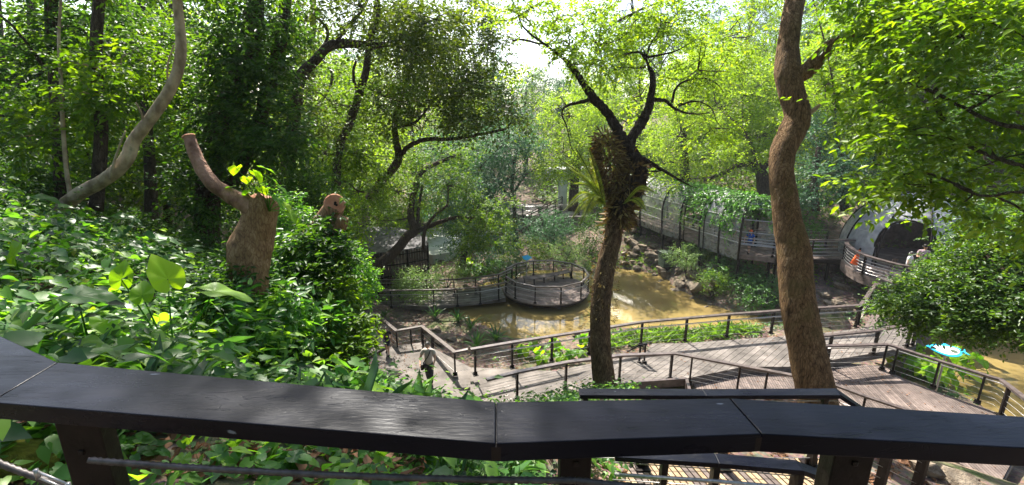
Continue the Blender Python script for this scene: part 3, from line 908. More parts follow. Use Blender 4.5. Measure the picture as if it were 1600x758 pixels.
# near flights below the viewer
railing('black railing crossing just below the foreground handrail', Ffar_w + [W(1352, 640, z=ZF + .95), W(1460, 700, z=ZF + .1)], h=1.1, cap_w=.15, cap_t=.055, cables=6, capmat='paint', posts=[(0, .05), (0, .55), (1, .2), (1, .9), (3, .4), (3, .9)])
railing('black railing seen beneath the foreground handrail, above sunlit slats', Fnear_w + [W(1293, 743, z=ZF + .95), W(1420, 800, z=ZF + .2)], h=1.1, cap_w=.15, cap_t=.055, cables=5, capmat='paint', tube_at=.92, side=1, posts=[(0, .5), (1, 0), (2, 0), (3, .2), (3, .8)])
lowboards = []
planks(None, Fp2, R(14), .075, .018, ZF - .04, ZF, .003, collect=lowboards)
lw = bpy.data.objects.new('lower_deck', None); COL.objects.link(lw); c0 = Fp2[0]; lw.location = (c0[0], c0[1], ZF - .1); tag(lw, kind='structure')
for m_ in lowboards: m_.build('board', M['plank_tan'] if random.random() < .7 else M['plank'], lw)
m_ = MB(); m_.prism([(p[0], p[1]) for p in Fp2], ZF - .12, ZF - .06); m_.build('joists', M['frame'], lw)
# ------------------------------------------------------------------ foreground handrail
ZC = H - .64
def fg():
    root = empty('foreground_railing', W(775, 690, z=ZC) - Vector((0, 0, 1.1)), 'glossy black handrail with thick flat boards, running across the whole foreground', 'railing')
    far = [(-330, 372), (90, 566), (775, 628), (1140, 622), (1700, 657)]
    near = [(-500, 428), (-15, 628.5), (775, 693), (1190, 678), (1720, 706)]
    for i in range(4):
        a, b = W(*far[i], z=ZC), W(*far[i + 1], z=ZC); c, d = W(*near[i + 1], z=ZC), W(*near[i], z=ZC)
        e = (b - a).normalized() * .0012
        q = [d + e, c - e, b - e, a + e]
        mb = MB()
        th = .045
        # dense top so that its relief can be real
        n = 60
        mb.add([v - Vector((0, 0, th)) for v in q] + q, [(3, 2, 1, 0), (4, 5, 6, 7), (0, 1, 5, 4), (1, 2, 6, 5), (2, 3, 7, 6), (3, 0, 4, 7)])
        o = mb.build('handrail', M['paint'], root, bevel=.0022)
    for i in range(1, 4):       # dark filler added under each joint to block light in the gap
        a, b = W(*far[i], z=ZC), W(*near[i], z=ZC); mb = MB(); mb.beam(a - Vector((0, 0, .026)), b - Vector((0, 0, .026)), .02, .034); mb.build('joint_filler', M['frame'], root)
    for (px, w, py) in ((128, .088, 640), (900, .074, 655), (1335, .088, 655)):
        p = W(px, py, z=ZC - .045)
        mb = MB(); mb.box((p.x, p.y, p.z - .55), (w, .055, 1.1), rz=R({128: 12, 900: 0, 1335: -6}[px]))
        for k in range(4): mb.box((p.x, p.y - .029, p.z - .1 * (k + 1)), (.014, .006, .014))
        mb.build('post', M['frame'], root, bevel=.003)
    def rope(p, q, r=.0066):
        p, q = Vector(p), Vector(q); L = (q - p).length; n = int(L / .006); seg = 12
        t = (q - p) / L; a = t.cross(Vector((0, 0, 1))).normalized(); c = t.cross(a)
        mb = MB()
        for i in range(n + 1):
            s = i / n
            ce = p.lerp(q, s) + Vector((0, 0, -.012 * 4 * s * (1 - s)))
            for k in range(seg):
                an = 2 * math.pi * k / seg
                rr = r * (1 + .22 * math.cos(6 * an - s * L / .035 * 2 * math.pi)) if False else r * (1 + .2 * math.cos(4 * (an - s * L / .06 * 2 * math.pi)))
                mb.v.append(tuple(ce + (a * math.cos(an) + c * math.sin(an)) * rr))
        for i in range(n):
            for k in range(seg):
                mb.f.append((i * seg + k, i * seg + (k + 1) % seg, (i + 1) * seg + (k + 1) % seg, (i + 1) * seg + k))
        mb.build('wire_rope', M['rope'], root, smooth=True)
    A1, A2, A3 = W(140, 719, d=1.02), W(900, 751, d=.97), W(1335, 772, d=1.0)
    rope(A1, A2); rope(A2, A3)
    rope(W(-140, 660, d=1.0), W(112, 764, d=1.0))
    for k in range(1, 4):
        dz = Vector((0, 0, -.1 * k))
        rope(A1 + dz, A2 + dz); rope(A2 + dz, A3 + dz)
    # turnbuckle at the left post
    a, b = W(58, 741, d=.99), W(108, 762, d=.99)
    mb = MB()
    for s in (-1, 1):
        mb.tube([a + Vector((0, 0, .008 * s)), b + Vector((0, 0, .008 * s))], .003, 6)
    mb.tube([a - Vector((0, 0, .012)), a + Vector((0, 0, .012))], .005, 6); mb.tube([b - Vector((0, 0, .012)), b + Vector((0, 0, .012))], .005, 6)
    mb.build('turnbuckle', M['steel'], root, smooth=True)
    mb = MB(); mb.box((0, .2, H - 1.72), (8, 1.5, .06))
fg()
mb = MB()
for k in range(15): mb.box((0, -1.2 + k * .125, H - 1.72), (9, .118, .05))
tag(mb.build('viewing_deck', M['plank']), kind='structure')

# ------------------------------------------------------------------ bench
def bench():
    c = W(855, 437, z=ZB)
    root = empty('bench', c, 'long curved slatted bench on the round platform', 'bench')
    pts = catmull([tuple(W(820, 437, z=ZB + .42)), tuple(W(845, 434, z=ZB + .42)), tuple(W(872, 429, z=ZB + .42)), tuple(W(892, 424.5, z=ZB + .42))], 5)
    for s in range(3):
        mb = MB()
        for i in range(len(pts) - 1):
            a, b = Vector(pts[i]), Vector(pts[i + 1]); d = (b - a).normalized(); n = Vector((-d.y, d.x, 0))
            mb.beam(a + n * (.17 * s + .02), b + n * (.17 * s + .02), .155, .045)
        mb.build('seat_board', M['plank'], root)
    for i in range(0, len(pts), 3):
        mb = MB(); p = Vector(pts[i]); mb.box((p.x, p.y + .05, (ZB + p.z) / 2 - .02), (.06, .06, .4)); mb.box((p.x, p.y + .36, (ZB + p.z) / 2 - .02), (.06, .06, .4))
        mb.build('leg', M['frame'], root)
bench()
# ------------------------------------------------------------------ arched wire tunnel
ZT = 2.9          # floor of the arched walkway
def tunnel():
    base_px = [(945, 338), (1000, 352), (1034, 366), (1062, 375), (1092, 386), (1122, 396), (1153, 407), (1212, 414)]
    pts = [W(a, b, z=ZT - .3) for a, b in base_px]
    root = empty('arched_walkway', pts[3], 'long arched wire-mesh walkway half grown over with ivy behind the pond', 'walkway')
    # direction and inward normal
    fr = []
    for i, p in enumerate(pts):
        d = (pts[min(i + 1, len(pts) - 1)] - pts[max(i - 1, 0)]); d.z = 0; d.normalize()
        n = Vector((-d.y, d.x, 0))
        if n.y < 0: n = -n
        fr.append((p, d, n))
    WID, HT = 2.6, 3.5
    def arch(i, u):            # u 0..1 near foot -> top -> far foot
        p, d, n = fr[i]
        an = math.pi * u
        bulge = .22 * math.sin(min(1, u * 2.6) * math.pi) if u < .4 else 0
        q = p + n * (WID / 2 - WID / 2 * math.copysign(abs(math.cos(an)) ** .8, math.cos(an)) - bulge)
        q.z = p.z + HT * abs(math.sin(an)) ** .72
        return q
    us = np.linspace(0, 1, 19)
    for i in range(len(pts)):
        mb = MB(); mb.tube([arch(i, u) for u in us], .07, 7); mb.build('rib', M['frame'], root, smooth=True)
        if i in (3, 4):
            mb = MB(); mb.tube([arch(i, u) + fr[i][1] * .35 for u in us], .04, 6); mb.build('rib', M['frame'], root, smooth=True)
    for u in (.06, .12, .2, .3, .42, .55, .7, .85):
        mb = MB(); mb.tube([arch(i, u) for i in range(len(pts))], .022, 5); mb.build('stringer', M['steel'], root)
    for i in range(len(pts) - 1):
        lo = .0
        if i in (0, 3, 6): lo = .34
        uu = np.linspace(lo, .98, 14)
        V = []
        for u in uu: V += [arch(i, u) * 1.0 + (arch(i + 1, u) - arch(i, u)) * .01, arch(i + 1, u)]
        mb = MB(); mb.add([v + Vector((0, -.02, 0)) for v in V], [(2 * k, 2 * k + 1, 2 * k + 3, 2 * k + 2) for k in range(len(uu) - 1)])
        mb.build('mesh_panel', M['screen'], root, smooth=True)
    # floor boards and side rails
    mb = MB()
    for i in range(len(pts) - 1):
        a, b = fr[i], fr[i + 1]
        q = ccw([(a[0] + a[2] * .1).xy[:], (b[0] + b[2] * .1).xy[:], (b[0] + b[2] * 2.5).xy[:], (a[0] + a[2] * 2.5).xy[:]])
        planks(mb, q, math.atan2(a[1].y, a[1].x), .2, .015, ZT - .06, ZT)
    mb.build('floor', M['plank'], root)
    for h in (.25, .45, .65, .85, 1.02):
        mb = MB(); mb.tube([f[0] + f[2] * .08 + Vector((0, 0, .3 + h)) for f in fr], .028, 5); mb.build('side_rail', M['plank'] if h < .6 else M['steel'], root)
    for h in (.0, .14):
        mb = MB()
        for i in range(len(fr) - 1): mb.beam(fr[i][0] + fr[i][2] * .05 + Vector((0, 0, .16 + h)), fr[i + 1][0] + fr[i + 1][2] * .05 + Vector((0, 0, .16 + h)), .05, .12)
        mb.build('edge_board', M['plank'], root)
    for f in fr:
        for k in (.15, 2.4):
            mb = MB(); q = f[0] + f[2] * k; mb.tube([(q.x, q.y, gz(q.x, q.y) - .3), (q.x, q.y, ZT - .06)], .08, 7); mb.build('pile', M['frame'], root)
    # ivy
    g = np.random.default_rng(31); P = []; O = []
    for k in range(2600):
        i = g.integers(1, len(pts) - 1); t = g.random(); u = .25 + .6 * g.random() ** .8
        w = math.sin(i * 2.1 + t * 5) * .5 + .5
        if g.random() > .3 + .7 * w * (1 if i >= 3 else .6): continue
        a = arch(i, u); b = arch(min(i + 1, len(pts) - 1), u); q = a.lerp(b, t)
        P.append(q + Vector((0, -.05, .06))); O.append((0, -.5, .8))
    for s in range(16):       # hanging strands on the near side
        i = int(g.choice([4, 4, 5, 5, 3, 6])); t = g.random(); umin = g.uniform(.02, .2)
        for u in np.arange(umin, .42, .012):
            q = arch(i, u).lerp(arch(min(i + 1, len(pts) - 1), u), t + .02 * math.sin(u * 40)); P.append(q + Vector((g.normal() * .08, -.08, 0))); O.append((0, -.9, .1))
    P = np.array(P) + g.normal(size=(len(P), 3)) * .06; O = np.array(O)
    arr, _, _ = sprays(P, O, 9, .12, 'quad', g, .8, 2.6, .6)
    iv = leaf_object('ivy', [arr], M['vine'], root); iv['kind'] = 'stuff'
    return fr
FR = tunnel()

# open walkway between tunnel and cage
q0 = FR[-1][0] + FR[-1][2] * .1
path2 = [W(1205, 412, z=ZT - .3), W(1265, 412, z=ZT - .3), W(1330, 412, z=ZT - .3), W(1345, 412, z=ZT - .3)]
mb = MB()
for i in range(3):
    a, b = path2[i], path2[i + 1]
    q = ccw([(a.x, a.y), (b.x, b.y), (b.x, b.y + 2.3), (a.x, a.y + 2.3)])
    planks(mb, q, 0, .2, .015, ZT - .08, ZT)
tag(mb.build('bridge_deck', M['plank']), kind='structure')
railing('dark horizontal-board railing linking the arched walkway to the round cage', [p + Vector((0, 0, .3 + 1.1)) for p in path2[:3]], cables=5, cable_r=.022, cap_w=.1, spacing=1.6)
railing('rear rail of the open walkway in shade behind the big trunk', [p + Vector((0, 2.3, .3 + 1.1)) for p in path2[:3]], cables=5, cable_r=.022, cap_w=.1, spacing=1.6)
mb = MB()
for i in range(2): mb.beam(path2[i] + Vector((0, 0, .12)), path2[i + 1] + Vector((0, 0, .12)), .08, .22)
for i in range(5):
    x = path2[0].x + (path2[2].x - path2[0].x) * i / 4; mb.tube([(x, path2[0].y + .2, -.1), (x, path2[0].y + .2, ZT - .1)], .09, 7)
tag(mb.build('bridge_beams', M['frame']), kind='structure')
# sunken shade bank of rock wall behind the open walkway is plain terrain

# ------------------------------------------------------------------ round wire cage
def cage():
    d0 = 25.5
    c = W(1424, 378, d=d0); Rr = 3.25
    root = empty('round_cage', Vector((c.x, c.y, ZT)), 'big round wire-mesh cage with an arched doorway', 'cage')
    cz = Vector((c.x, c.y, ZT + .45))
    # doorway direction: towards the viewer, a little left
    vd = Vector((-c.x, -c.y, 0)).normalized(); ang = math.atan2(vd.y, vd.x) - R(4)
    door = Vector((math.cos(ang), math.sin(ang), 0)); side = Vector((-door.y, door.x, 0))
    def sp(th, ph, r=Rr):
        return cz + Vector((math.cos(th) * math.cos(ph), math.sin(th) * math.cos(ph), math.sin(ph))) * r
    dw, dh = 1.2, 2.5
    def in_door(p):
        v = p - cz; s = v.dot(side); f = v.dot(door); z = p.z - ZT
        if f < 0: return False
        return abs(s) < dw and z < 1.2 + math.sqrt(max(0, 1 - (s / dw) ** 2)) * (dh - 1.2)
    N1, N2 = 64, 30
    mb = MB(); used = {}
    def vid(i, j):
        k = (i % N1, j)
        if k not in used:
            used[k] = len(mb.v); mb.v.append(tuple(sp(2 * math.pi * i / N1, -R(8) + R(98) * j / N2)))
        return used[k]
    for i in range(N1):
        for j in range(N2):
            m_ = sp(2 * math.pi * (i + .5) / N1, -R(8) + R(98) * (j + .5) / N2)
            if not in_door(m_): mb.f.append((vid(i, j), vid(i + 1, j), vid(i + 1, j + 1), vid(i, j + 1)))
    mb.build('wire_mesh', M['screen_dense'], root, smooth=True)
    for k in range(10):
        th = ang + math.pi / 10 + k * math.pi / 5
        pl = [sp(th, p, Rr + .02) for p in np.linspace(-R(8), R(89), 18)]
        mb = MB(); mb.tube(pl, .045, 6); mb.build('rib', M['frame'], root, smooth=True)
    for ph in (2, 22, 44, 64):
        pl = [sp(t, R(ph), Rr + .02) for t in np.linspace(0, 2 * math.pi, 49)]
        pl = [p for p in pl]
        mb = MB()
        run = []
        for p in pl:
            if in_door(p):
                if len(run) > 1: mb.tube(run, .016, 5)
                run = []
            else: run.append(p)
        if len(run) > 1: mb.tube(run, .016, 5)
        mb.build('hoop', M['steel'], root, smooth=True)
    mb = MB()
    pl = []
    for s in np.linspace(-1, 1, 25):
        z = 1.2 + math.sqrt(max(0, 1 - s * s)) * (dh - 1.2); x = s * dw
        rr = math.sqrt(max(.1, Rr ** 2 - x * x - (ZT + z - cz.z) ** 2))
        p = cz + side * x + door * rr; p.z = ZT + z; pl.append(p)
    pl = [Vector((pl[0].x, pl[0].y, ZT))] + pl + [Vector((pl[-1].x, pl[-1].y, ZT))]
    mb.tube(pl, .05, 7); mb.build('door_frame', M['frame'], root, smooth=True)
    # dark boards added behind the doorway, standing in for the shaded interior
    mb = MB()
    for k in range(-14, 15):
        a = ang + math.pi + k * R(5.2); p = cz + Vector((math.cos(a), math.sin(a), 0)) * 2.9
        mb.box((p.x, p.y, ZT + 1.15), (.16, .3, 2.3), rz=a)
    mb.build('shade_lining', M['bamboo'], root)
    mb = MB()
    pc = [(c.x + 3.15 * math.cos(a), c.y + 3.15 * math.sin(a)) for a in np.linspace(0, 2 * math.pi, 31)[:-1]]
    planks(mb, pc, ang, .2, .012, ZT - .08, ZT); mb.build('floor', M['plank'], root)
    mb = MB(); mb.prism([(x, y) for x, y in pc], ZT - .4, ZT - .09)
    for k in range(6):
        a = k * math.pi / 3; x, y = c.x + 2.2 * math.cos(a), c.y + 2.2 * math.sin(a); mb.tube([(x, y, 0), (x, y, ZT - .4)], .1, 7)
    mb.build('base', M['frame'], root)
    return c, door, side
CC, DOOR, SIDE = cage()
# balcony in front of the cage
bal = [W(1318, 398, z=ZT), W(1316, 408, z=ZT), W(1338, 424, z=ZT), W(1375, 437, z=ZT), W(1412, 446, z=ZT), W(1480, 448, z=ZT)]
bp = catmull([tuple(p) for p in bal], 5)
poly = [tuple(p[:2]) for p in bp] + [(CC.x + 2.2, CC.y + .3), (CC.x - 1.6, CC.y + .3), (W(1335, 392, z=ZT).x, W(1335, 392, z=ZT).y)]
mb = MB()
for i in range(len(bp) - 1):
    q = ccw([tuple(bp[i][:2]), tuple(bp[i + 1][:2]), (CC.x - 1.0, CC.y)]) if i < len(bp) - 1 else None
    mb.prism(q, ZT - .07, ZT + .001 * (i % 3))
tag(mb.build('balcony_floor', M['plank']), kind='structure')
mb = MB()
for k in range(3):
    for i in range(len(bp) - 1):
        a, b = Vector(bp[i]), Vector(bp[i + 1]); dz = Vector((0, 0, -.1 - .16 * k)); out = Vector((0, -.02, 0))
        mb.beam(a + dz + out, b + dz + out, .05, .145)
tag(mb.build('balcony_fascia', M['plank']), kind='structure')
railing('bulging railing of the balcony in front of the round cage', [p + Vector((0, -.12, 1.0)) for p in map(Vector, bp[::2])], h=1.0, cap_w=.2, cables=6, cable_r=.02, posts=[(1, .5), (5, .5), (9, .5)], tube_at=None)
railing('dark wide rail running down from the balcony to the ramp', [W(1400, 404, z=ZT + 1.0), W(1385, 425, z=ZA + 1.3), W(1372, 448, z=ZA + 1.1)], cap_w=.22, cables=5, posts=[(1, .5)])

# ------------------------------------------------------------------ hut
def hut():
    z0, z1 = .5, 2.7
    fpx = [(548, 452), (575, 452), (600, 450), (640, 444), (671, 437)]
    P = [W(a, b, z=z0) for a, b in fpx]
    root = empty('hut', P[2], 'low hut with dark slatted wall and flat grey roof behind the boardwalk', 'hut')
    cu = catmull([tuple(p) for p in P], 8)
    cnt = 0
    for i in range(len(cu) - 1):
        a, b = Vector(cu[i]), Vector(cu[i + 1]); n = max(1, int((b - a).length / .17))
        for k in range(n):
            p = a.lerp(b, (k + .5) / n); mb = MB(); rz = math.atan2((b - a).y, (b - a).x)
            mb.box((p.x, p.y, (z0 + z1) / 2 + random.uniform(-.03, .03)), (.135, .04, z1 - z0), rz=rz)
            mb.build('slat', M['bamboo'], root); cnt += 1
    for h in (.7, 1.4, 2.0):
        mb = MB()
        for i in range(len(cu) - 1): mb.beam(Vector(cu[i]) + Vector((0, -.05, h)), Vector(cu[i + 1]) + Vector((0, -.05, h)), .05, .07)
        mb.build('rail', M['frame'], root)
    for i in range(0, len(cu), 8):
        mb = MB(); mb.box((cu[i][0], cu[i][1] - .06, 1.65), (.1, .1, 2.4)); mb.build('post', M['frame'], root)
    back = [W(535, 358, z=z1 + .35), W(612, 356, z=z1 + .35), W(668, 372, z=z1 + .35)]
    fr_ = [Vector((p[0], p[1] - .35, z1 + .1)) for p in cu]
    # roof built as ribbed strips
    bk = catmull([tuple(p) for p in back], max(1, (len(fr_) - 1) // 2))
    for i in range(min(len(fr_), len(bk)) - 1):
        a, b, c, d = fr_[i], fr_[i + 1], Vector(bk[i + 1]), Vector(bk[i])
        mb = MB(); vs = [a, b, c, d]; up = Vector((0, 0, .05 + (.012 if i % 2 else 0)))
        mb.add(vs + [v + up for v in vs], [(3, 2, 1, 0), (4, 5, 6, 7), (0, 1, 5, 4), (1, 2, 6, 5), (2, 3, 7, 6), (3, 0, 4, 7)])
        mb.build('roof_panel', M['roof'], root)
    mb = MB()
    for a, b in ((cu[0], bk[0]), (cu[-1], bk[-1])):
        for t in np.linspace(0, 1, 14):
            p = Vector(a).lerp(Vector(b), t); mb.box((p.x, p.y, (z0 + z1) / 2), (.06, .18, z1 - z0 + .1))
    mb.build('side_wall', M['bamboo'], root)
hut()

# ------------------------------------------------------------------ far bridge, stairs
def far_bridge():
    p = W(878, 334, z=1.9); pt = 5.6
    root = empty('footbridge', p, 'far pale concrete footbridge on a round pillar', 'bridge')
    mb = MB(); mb.tube([(p.x, p.y, .8), (p.x, p.y, pt)], .42, 20); mb.build('pillar', M['conc_pale'], root, smooth=True)
    mb = MB(); mb.box((p.x + 1.4, p.y + .9, pt + .2), (6, 2.4, .5), rz=R(8)); mb.build('slab', M['conc_pale'], root)
    for dy in (-1.1, 1.1):
        for h in (.35, .7, 1.05):
            mb = MB(); c = Vector((p.x + 1.4, p.y + .9, pt + .42 + h)); dx = Vector((math.cos(R(8)), math.sin(R(8)), 0)); nn = Vector((-dx.y, dx.x, 0))
            mb.tube([c - dx * 2.95 + nn * dy, c + dx * 2.95 + nn * dy], .03, 6); mb.build('rail', M['steel'], root)
        for k in range(7):
            mb = MB(); q = Vector((p.x + 1.4, p.y + .9, 0)) + dx * (-2.9 + k * .97) + nn * dy
            mb.box((q.x, q.y, pt + .95), (.06, .06, 1.1)); mb.build('rail_post', M['steel'], root)
far_bridge()
def far_stairs():
    top, bot = W(868, 333, z=2.9), W(806, 362, z=1.0)
    root = empty('stairway', bot, 'far brown plank stairway with railings climbing to the footbridge', 'stairway')
    d = (top - bot); dn = Vector((d.x, d.y, 0)).normalized(); nn = Vector((-dn.y, dn.x, 0))
    N = 13
    for k in range(N):
        p = bot.lerp(top, k / N) + nn * .9
        mb = MB(); mb.box((p.x, p.y, p.z), (d.xy.length / N * .92, 1.9, .06), rz=math.atan2(dn.y, dn.x)); mb.build('step', M['plank'], root)
    for s in (0, 1.85):
        for h in (.3, .6, .9, 1.1):
            mb = MB(); mb.beam(bot + nn * s + Vector((0, 0, h)), top + nn * s + Vector((0, 0, h)), .05, .06); mb.build('rail', M['cap'], root)
        for k in range(6):
            p = bot.lerp(top, k / 5) + nn * s; mb = MB(); mb.box((p.x, p.y, p.z + .4), (.08, .08, 1.4)); mb.build('rail_post', M['frame'], root)
        mb = MB(); mb.beam(bot + nn * s + Vector((0, 0, -.12)), top + nn * s + Vector((0, 0, -.12)), .07, .3); mb.build('stringer', M['cap'], root)
far_stairs()
far_tops = [W(740, 352, z=1.9), W(806, 349, z=2.1)]
railing('small brown railing at the foot of the far stairway', far_tops, h=1.1, cables=4, cable_r=.03, cap_w=.1)
railing('pale railing beyond the far stairway under the footbridge', [W(790, 318, z=3.4), W(845, 322, z=3.4), W(905, 318, z=3.4)], h=1.0, cables=3, cable_r=.03, cap_w=.08, capmat='steel')
# pale ground of the far terrace
mb = MB()
q = [W(a, b, z=2.4) for a, b in [(770, 330), (800, 318), (930, 322), (920, 338), (860, 340)]]
mb.prism(ccw([p.xy[:] for p in q]), 1.0, 2.4)
tag(mb.build('terrace', M['conc']), kind='structure')
mb = MB()
q = [W(a, b, z=.95) for a, b in [(560, 372), (575, 352), (700, 344), (790, 346), (760, 372), (700, 398), (676, 402)]]
mb.prism(ccw([p.xy[:] for p in q]), .2, 1.1)
tag(mb.build('plaza', M['conc_pale']), kind='structure')

# ------------------------------------------------------------------ louvred box
def louvre_box():
    p = W(1043, 386, z=1.9); p.z = gz(p.x, p.y)
    root = empty('vent_box', p, 'green louvred metal box among the rocks before the arched walkway', 'utility box')
    w = .82
    mb = MB(); mb.box((p.x, p.y, p.z + .5), (w * .86, w * .86, 1.1), rz=.2); mb.build('core', M['frame'], root)
    for k in range(7):
        mb = MB(); z = p.z + .16 + k * .13; c = Vector((p.x, p.y, z))
        vs = []
        for zz, s in ((0, .5), (.085, .44)):
            for sx, sy in ((-1, -1), (1, -1), (1, 1), (-1, 1)):
                x, y = sx * w * s, sy * w * s; vs.append((c.x + x * .98 - y * .2, c.y + x * .2 + y * .98, z + zz))
        mb.add(vs, [(3, 2, 1, 0), (4, 5, 6, 7), (0, 1, 5, 4), (1, 2, 6, 5), (2, 3, 7, 6), (3, 0, 4, 7)])
        mb.build('louvre', M['boxgreen'], root)
    mb = MB(); mb.box((p.x, p.y, p.z + 1.12), (w * 1.12, w * 1.12, .07), rz=.2); mb.build('lid', M['boxgreen'], root, bevel=.015)
louvre_box()

# ------------------------------------------------------------------ signs and cone
def fish_sign(c, L, Wd, label, yaw, tilt, inner='white', pole=True):
    root = empty('sign', c, label, 'sign')
    ux = Vector((math.cos(yaw), math.sin(yaw), 0)); back = Vector((-ux.y, ux.x, 0))
    uy = (back * math.cos(tilt) + Vector((0, 0, math.sin(tilt)))); un = ux.cross(uy)
    def pt(x, y, z): return c + ux * x + uy * y + un * z
    outl = []
    for k in range(36):
        a = 2 * math.pi * k / 36; r = 1 + (.06 * math.sin(3 * a))
        outl.append((math.cos(a) * L / 2 * .86 * r, math.sin(a) * Wd / 2 * r))
    outl_t = []
    for x, y in outl:
        outl_t.append((x, y))
    mb = MB(); n = len(outl_t)
    mb.add([pt(x, y, 0) for x, y in outl_t] + [pt(x, y, .03) for x, y in outl_t], [tuple(range(n))[::-1], tuple(range(n, 2 * n))] + [(i, (i + 1) % n, n + (i + 1) % n, n + i) for i in range(n)])
    # tail, fin, eye bump
    for tri in ([(.40 * L, .02), (.56 * L, .26 * Wd), (.50 * L, 0), (.56 * L, -.26 * Wd), (.40 * L, -.06 * Wd)], [(-.08 * L, .48 * Wd), (.10 * L, .64 * Wd), (.18 * L, .44 * Wd)], [(-.45 * L, .10 * Wd), (-.52 * L, .22 * Wd), (-.40 * L, .34 * Wd)]):
        m = len(tri)
        mb.add([pt(x, y, .002) for x, y in tri] + [pt(x, y, .026) for x, y in tri], [tuple(range(m))[::-1], tuple(range(m, 2 * m))] + [(i, (i + 1) % m, m + (i + 1) % m, m + i) for i in range(m)])
    mb.build('fish_frame', M['cyan'], root)
    mb = MB(); q = [(x * .80, y * .74) for x, y in outl]
    mb.add([pt(x, y, .03) for x, y in q] + [pt(x, y, .038) for x, y in q], [tuple(range(n))[::-1], tuple(range(n, 2 * n))] + [(i, (i + 1) % n, n + (i + 1) % n, n + i) for i in range(n)])
    mb.build('face', M[inner], root)
    if inner == 'white':
        mb = MB()
        for k in range(5):      # rows of small print, too small to read
            mb.box(pt(-.10 * L, (.16 - .08 * k) * Wd, .040), (.3 * L, .012, .003), axes=(ux, uy, un))
        mb.build('print', M['steel'], root)
        mb = MB(); el = [(.17 * L + .10 * L * math.cos(a), -.08 * Wd + .14 * Wd * math.sin(a)) for a in np.linspace(0, 6.28, 17)[:-1]]
        mb.add([pt(x, y, .040) for x, y in el] + [pt(x, y, .043) for x, y in el], [tuple(range(16))[::-1], tuple(range(16, 32))] + [(i, (i + 1) % 16, 16 + (i + 1) % 16, 16 + i) for i in range(16)])
        mb.build('picture', M['boxgreen'], root)
        mb = MB(); mb.tube([pt(-.36 * L, .10 * Wd, .03), pt(-.36 * L, .10 * Wd, .05)], .06, 12); mb.build('eye', M['frame'], root)
    if pole:
        g0 = min(gz(c.x, c.y), c.z - .4)
        mb = MB(); mb.tube([(c.x, c.y, g0 - .2), (c.x, c.y, c.z - .01)], .035, 8); mb.build('pole', M['steel'], root)
fish_sign(W(1479, 548, d=16.6), 1.12, .64, 'blue fish-shaped sign board with a white face among the lily leaves', R(-14), R(14))
fish_sign(W(823, 403, z=ZB + 1.25), .62, .34, 'small light blue sign on a post behind the round platform', R(0), R(50), inner='cyan')

def cone():
    p = W(1337, 396, z=ZT + .35)
    p = W(1337, 398, d=23.6)
    root = empty('traffic_cone', Vector((p.x, p.y, ZT)), 'orange traffic cone with dark tip on the balcony of the round cage', 'traffic cone')
    b = Vector((p.x, p.y, ZT + .28)); ax = Vector((.22, 0, 1)).normalized()
    mb = MB(); mb.tube([b, b + ax * .05], .22, 4); mb.build('foot', M['orange'], root)
    mb = MB(); mb.tube([b + ax * t for t in (.05, .3, .55, .78)], [.17, .12, .075, .04], 16); mb.build('body', M['orange'], root, smooth=True)
    mb = MB(); mb.tube([b + ax * .78, b + ax * .86, b + ax * .90], [.05, .05, .03], 12); mb.build('tip', M['frame'], root, smooth=True)
cone()

# ------------------------------------------------------------------ people
def skin_mesh(name, verts, edges, rad, mat, parent, sub=2):
    me = bpy.data.meshes.new(name); off = origin_of(parent)
    me.from_pydata([tuple(Vector(v) - off) for v in verts], edges, []); me.materials.append(mat)
    o = bpy.data.objects.new(name, me); COL.objects.link(o); o.parent = parent
    m = o.modifiers.new('skin', 'SKIN'); m.use_smooth_shade = True
    lay = me.skin_vertices[0] if len(me.skin_vertices) else None
    if lay is None:
        me.attributes.new
    for i, r in enumerate(rad):
        lay.data[i].radius = (r, r) if not hasattr(r, '__len__') else r
    lay.data[0].use_root = True
    s = o.modifiers.new('sub', 'SUBSURF'); s.levels = sub; s.render_levels = sub
    return o

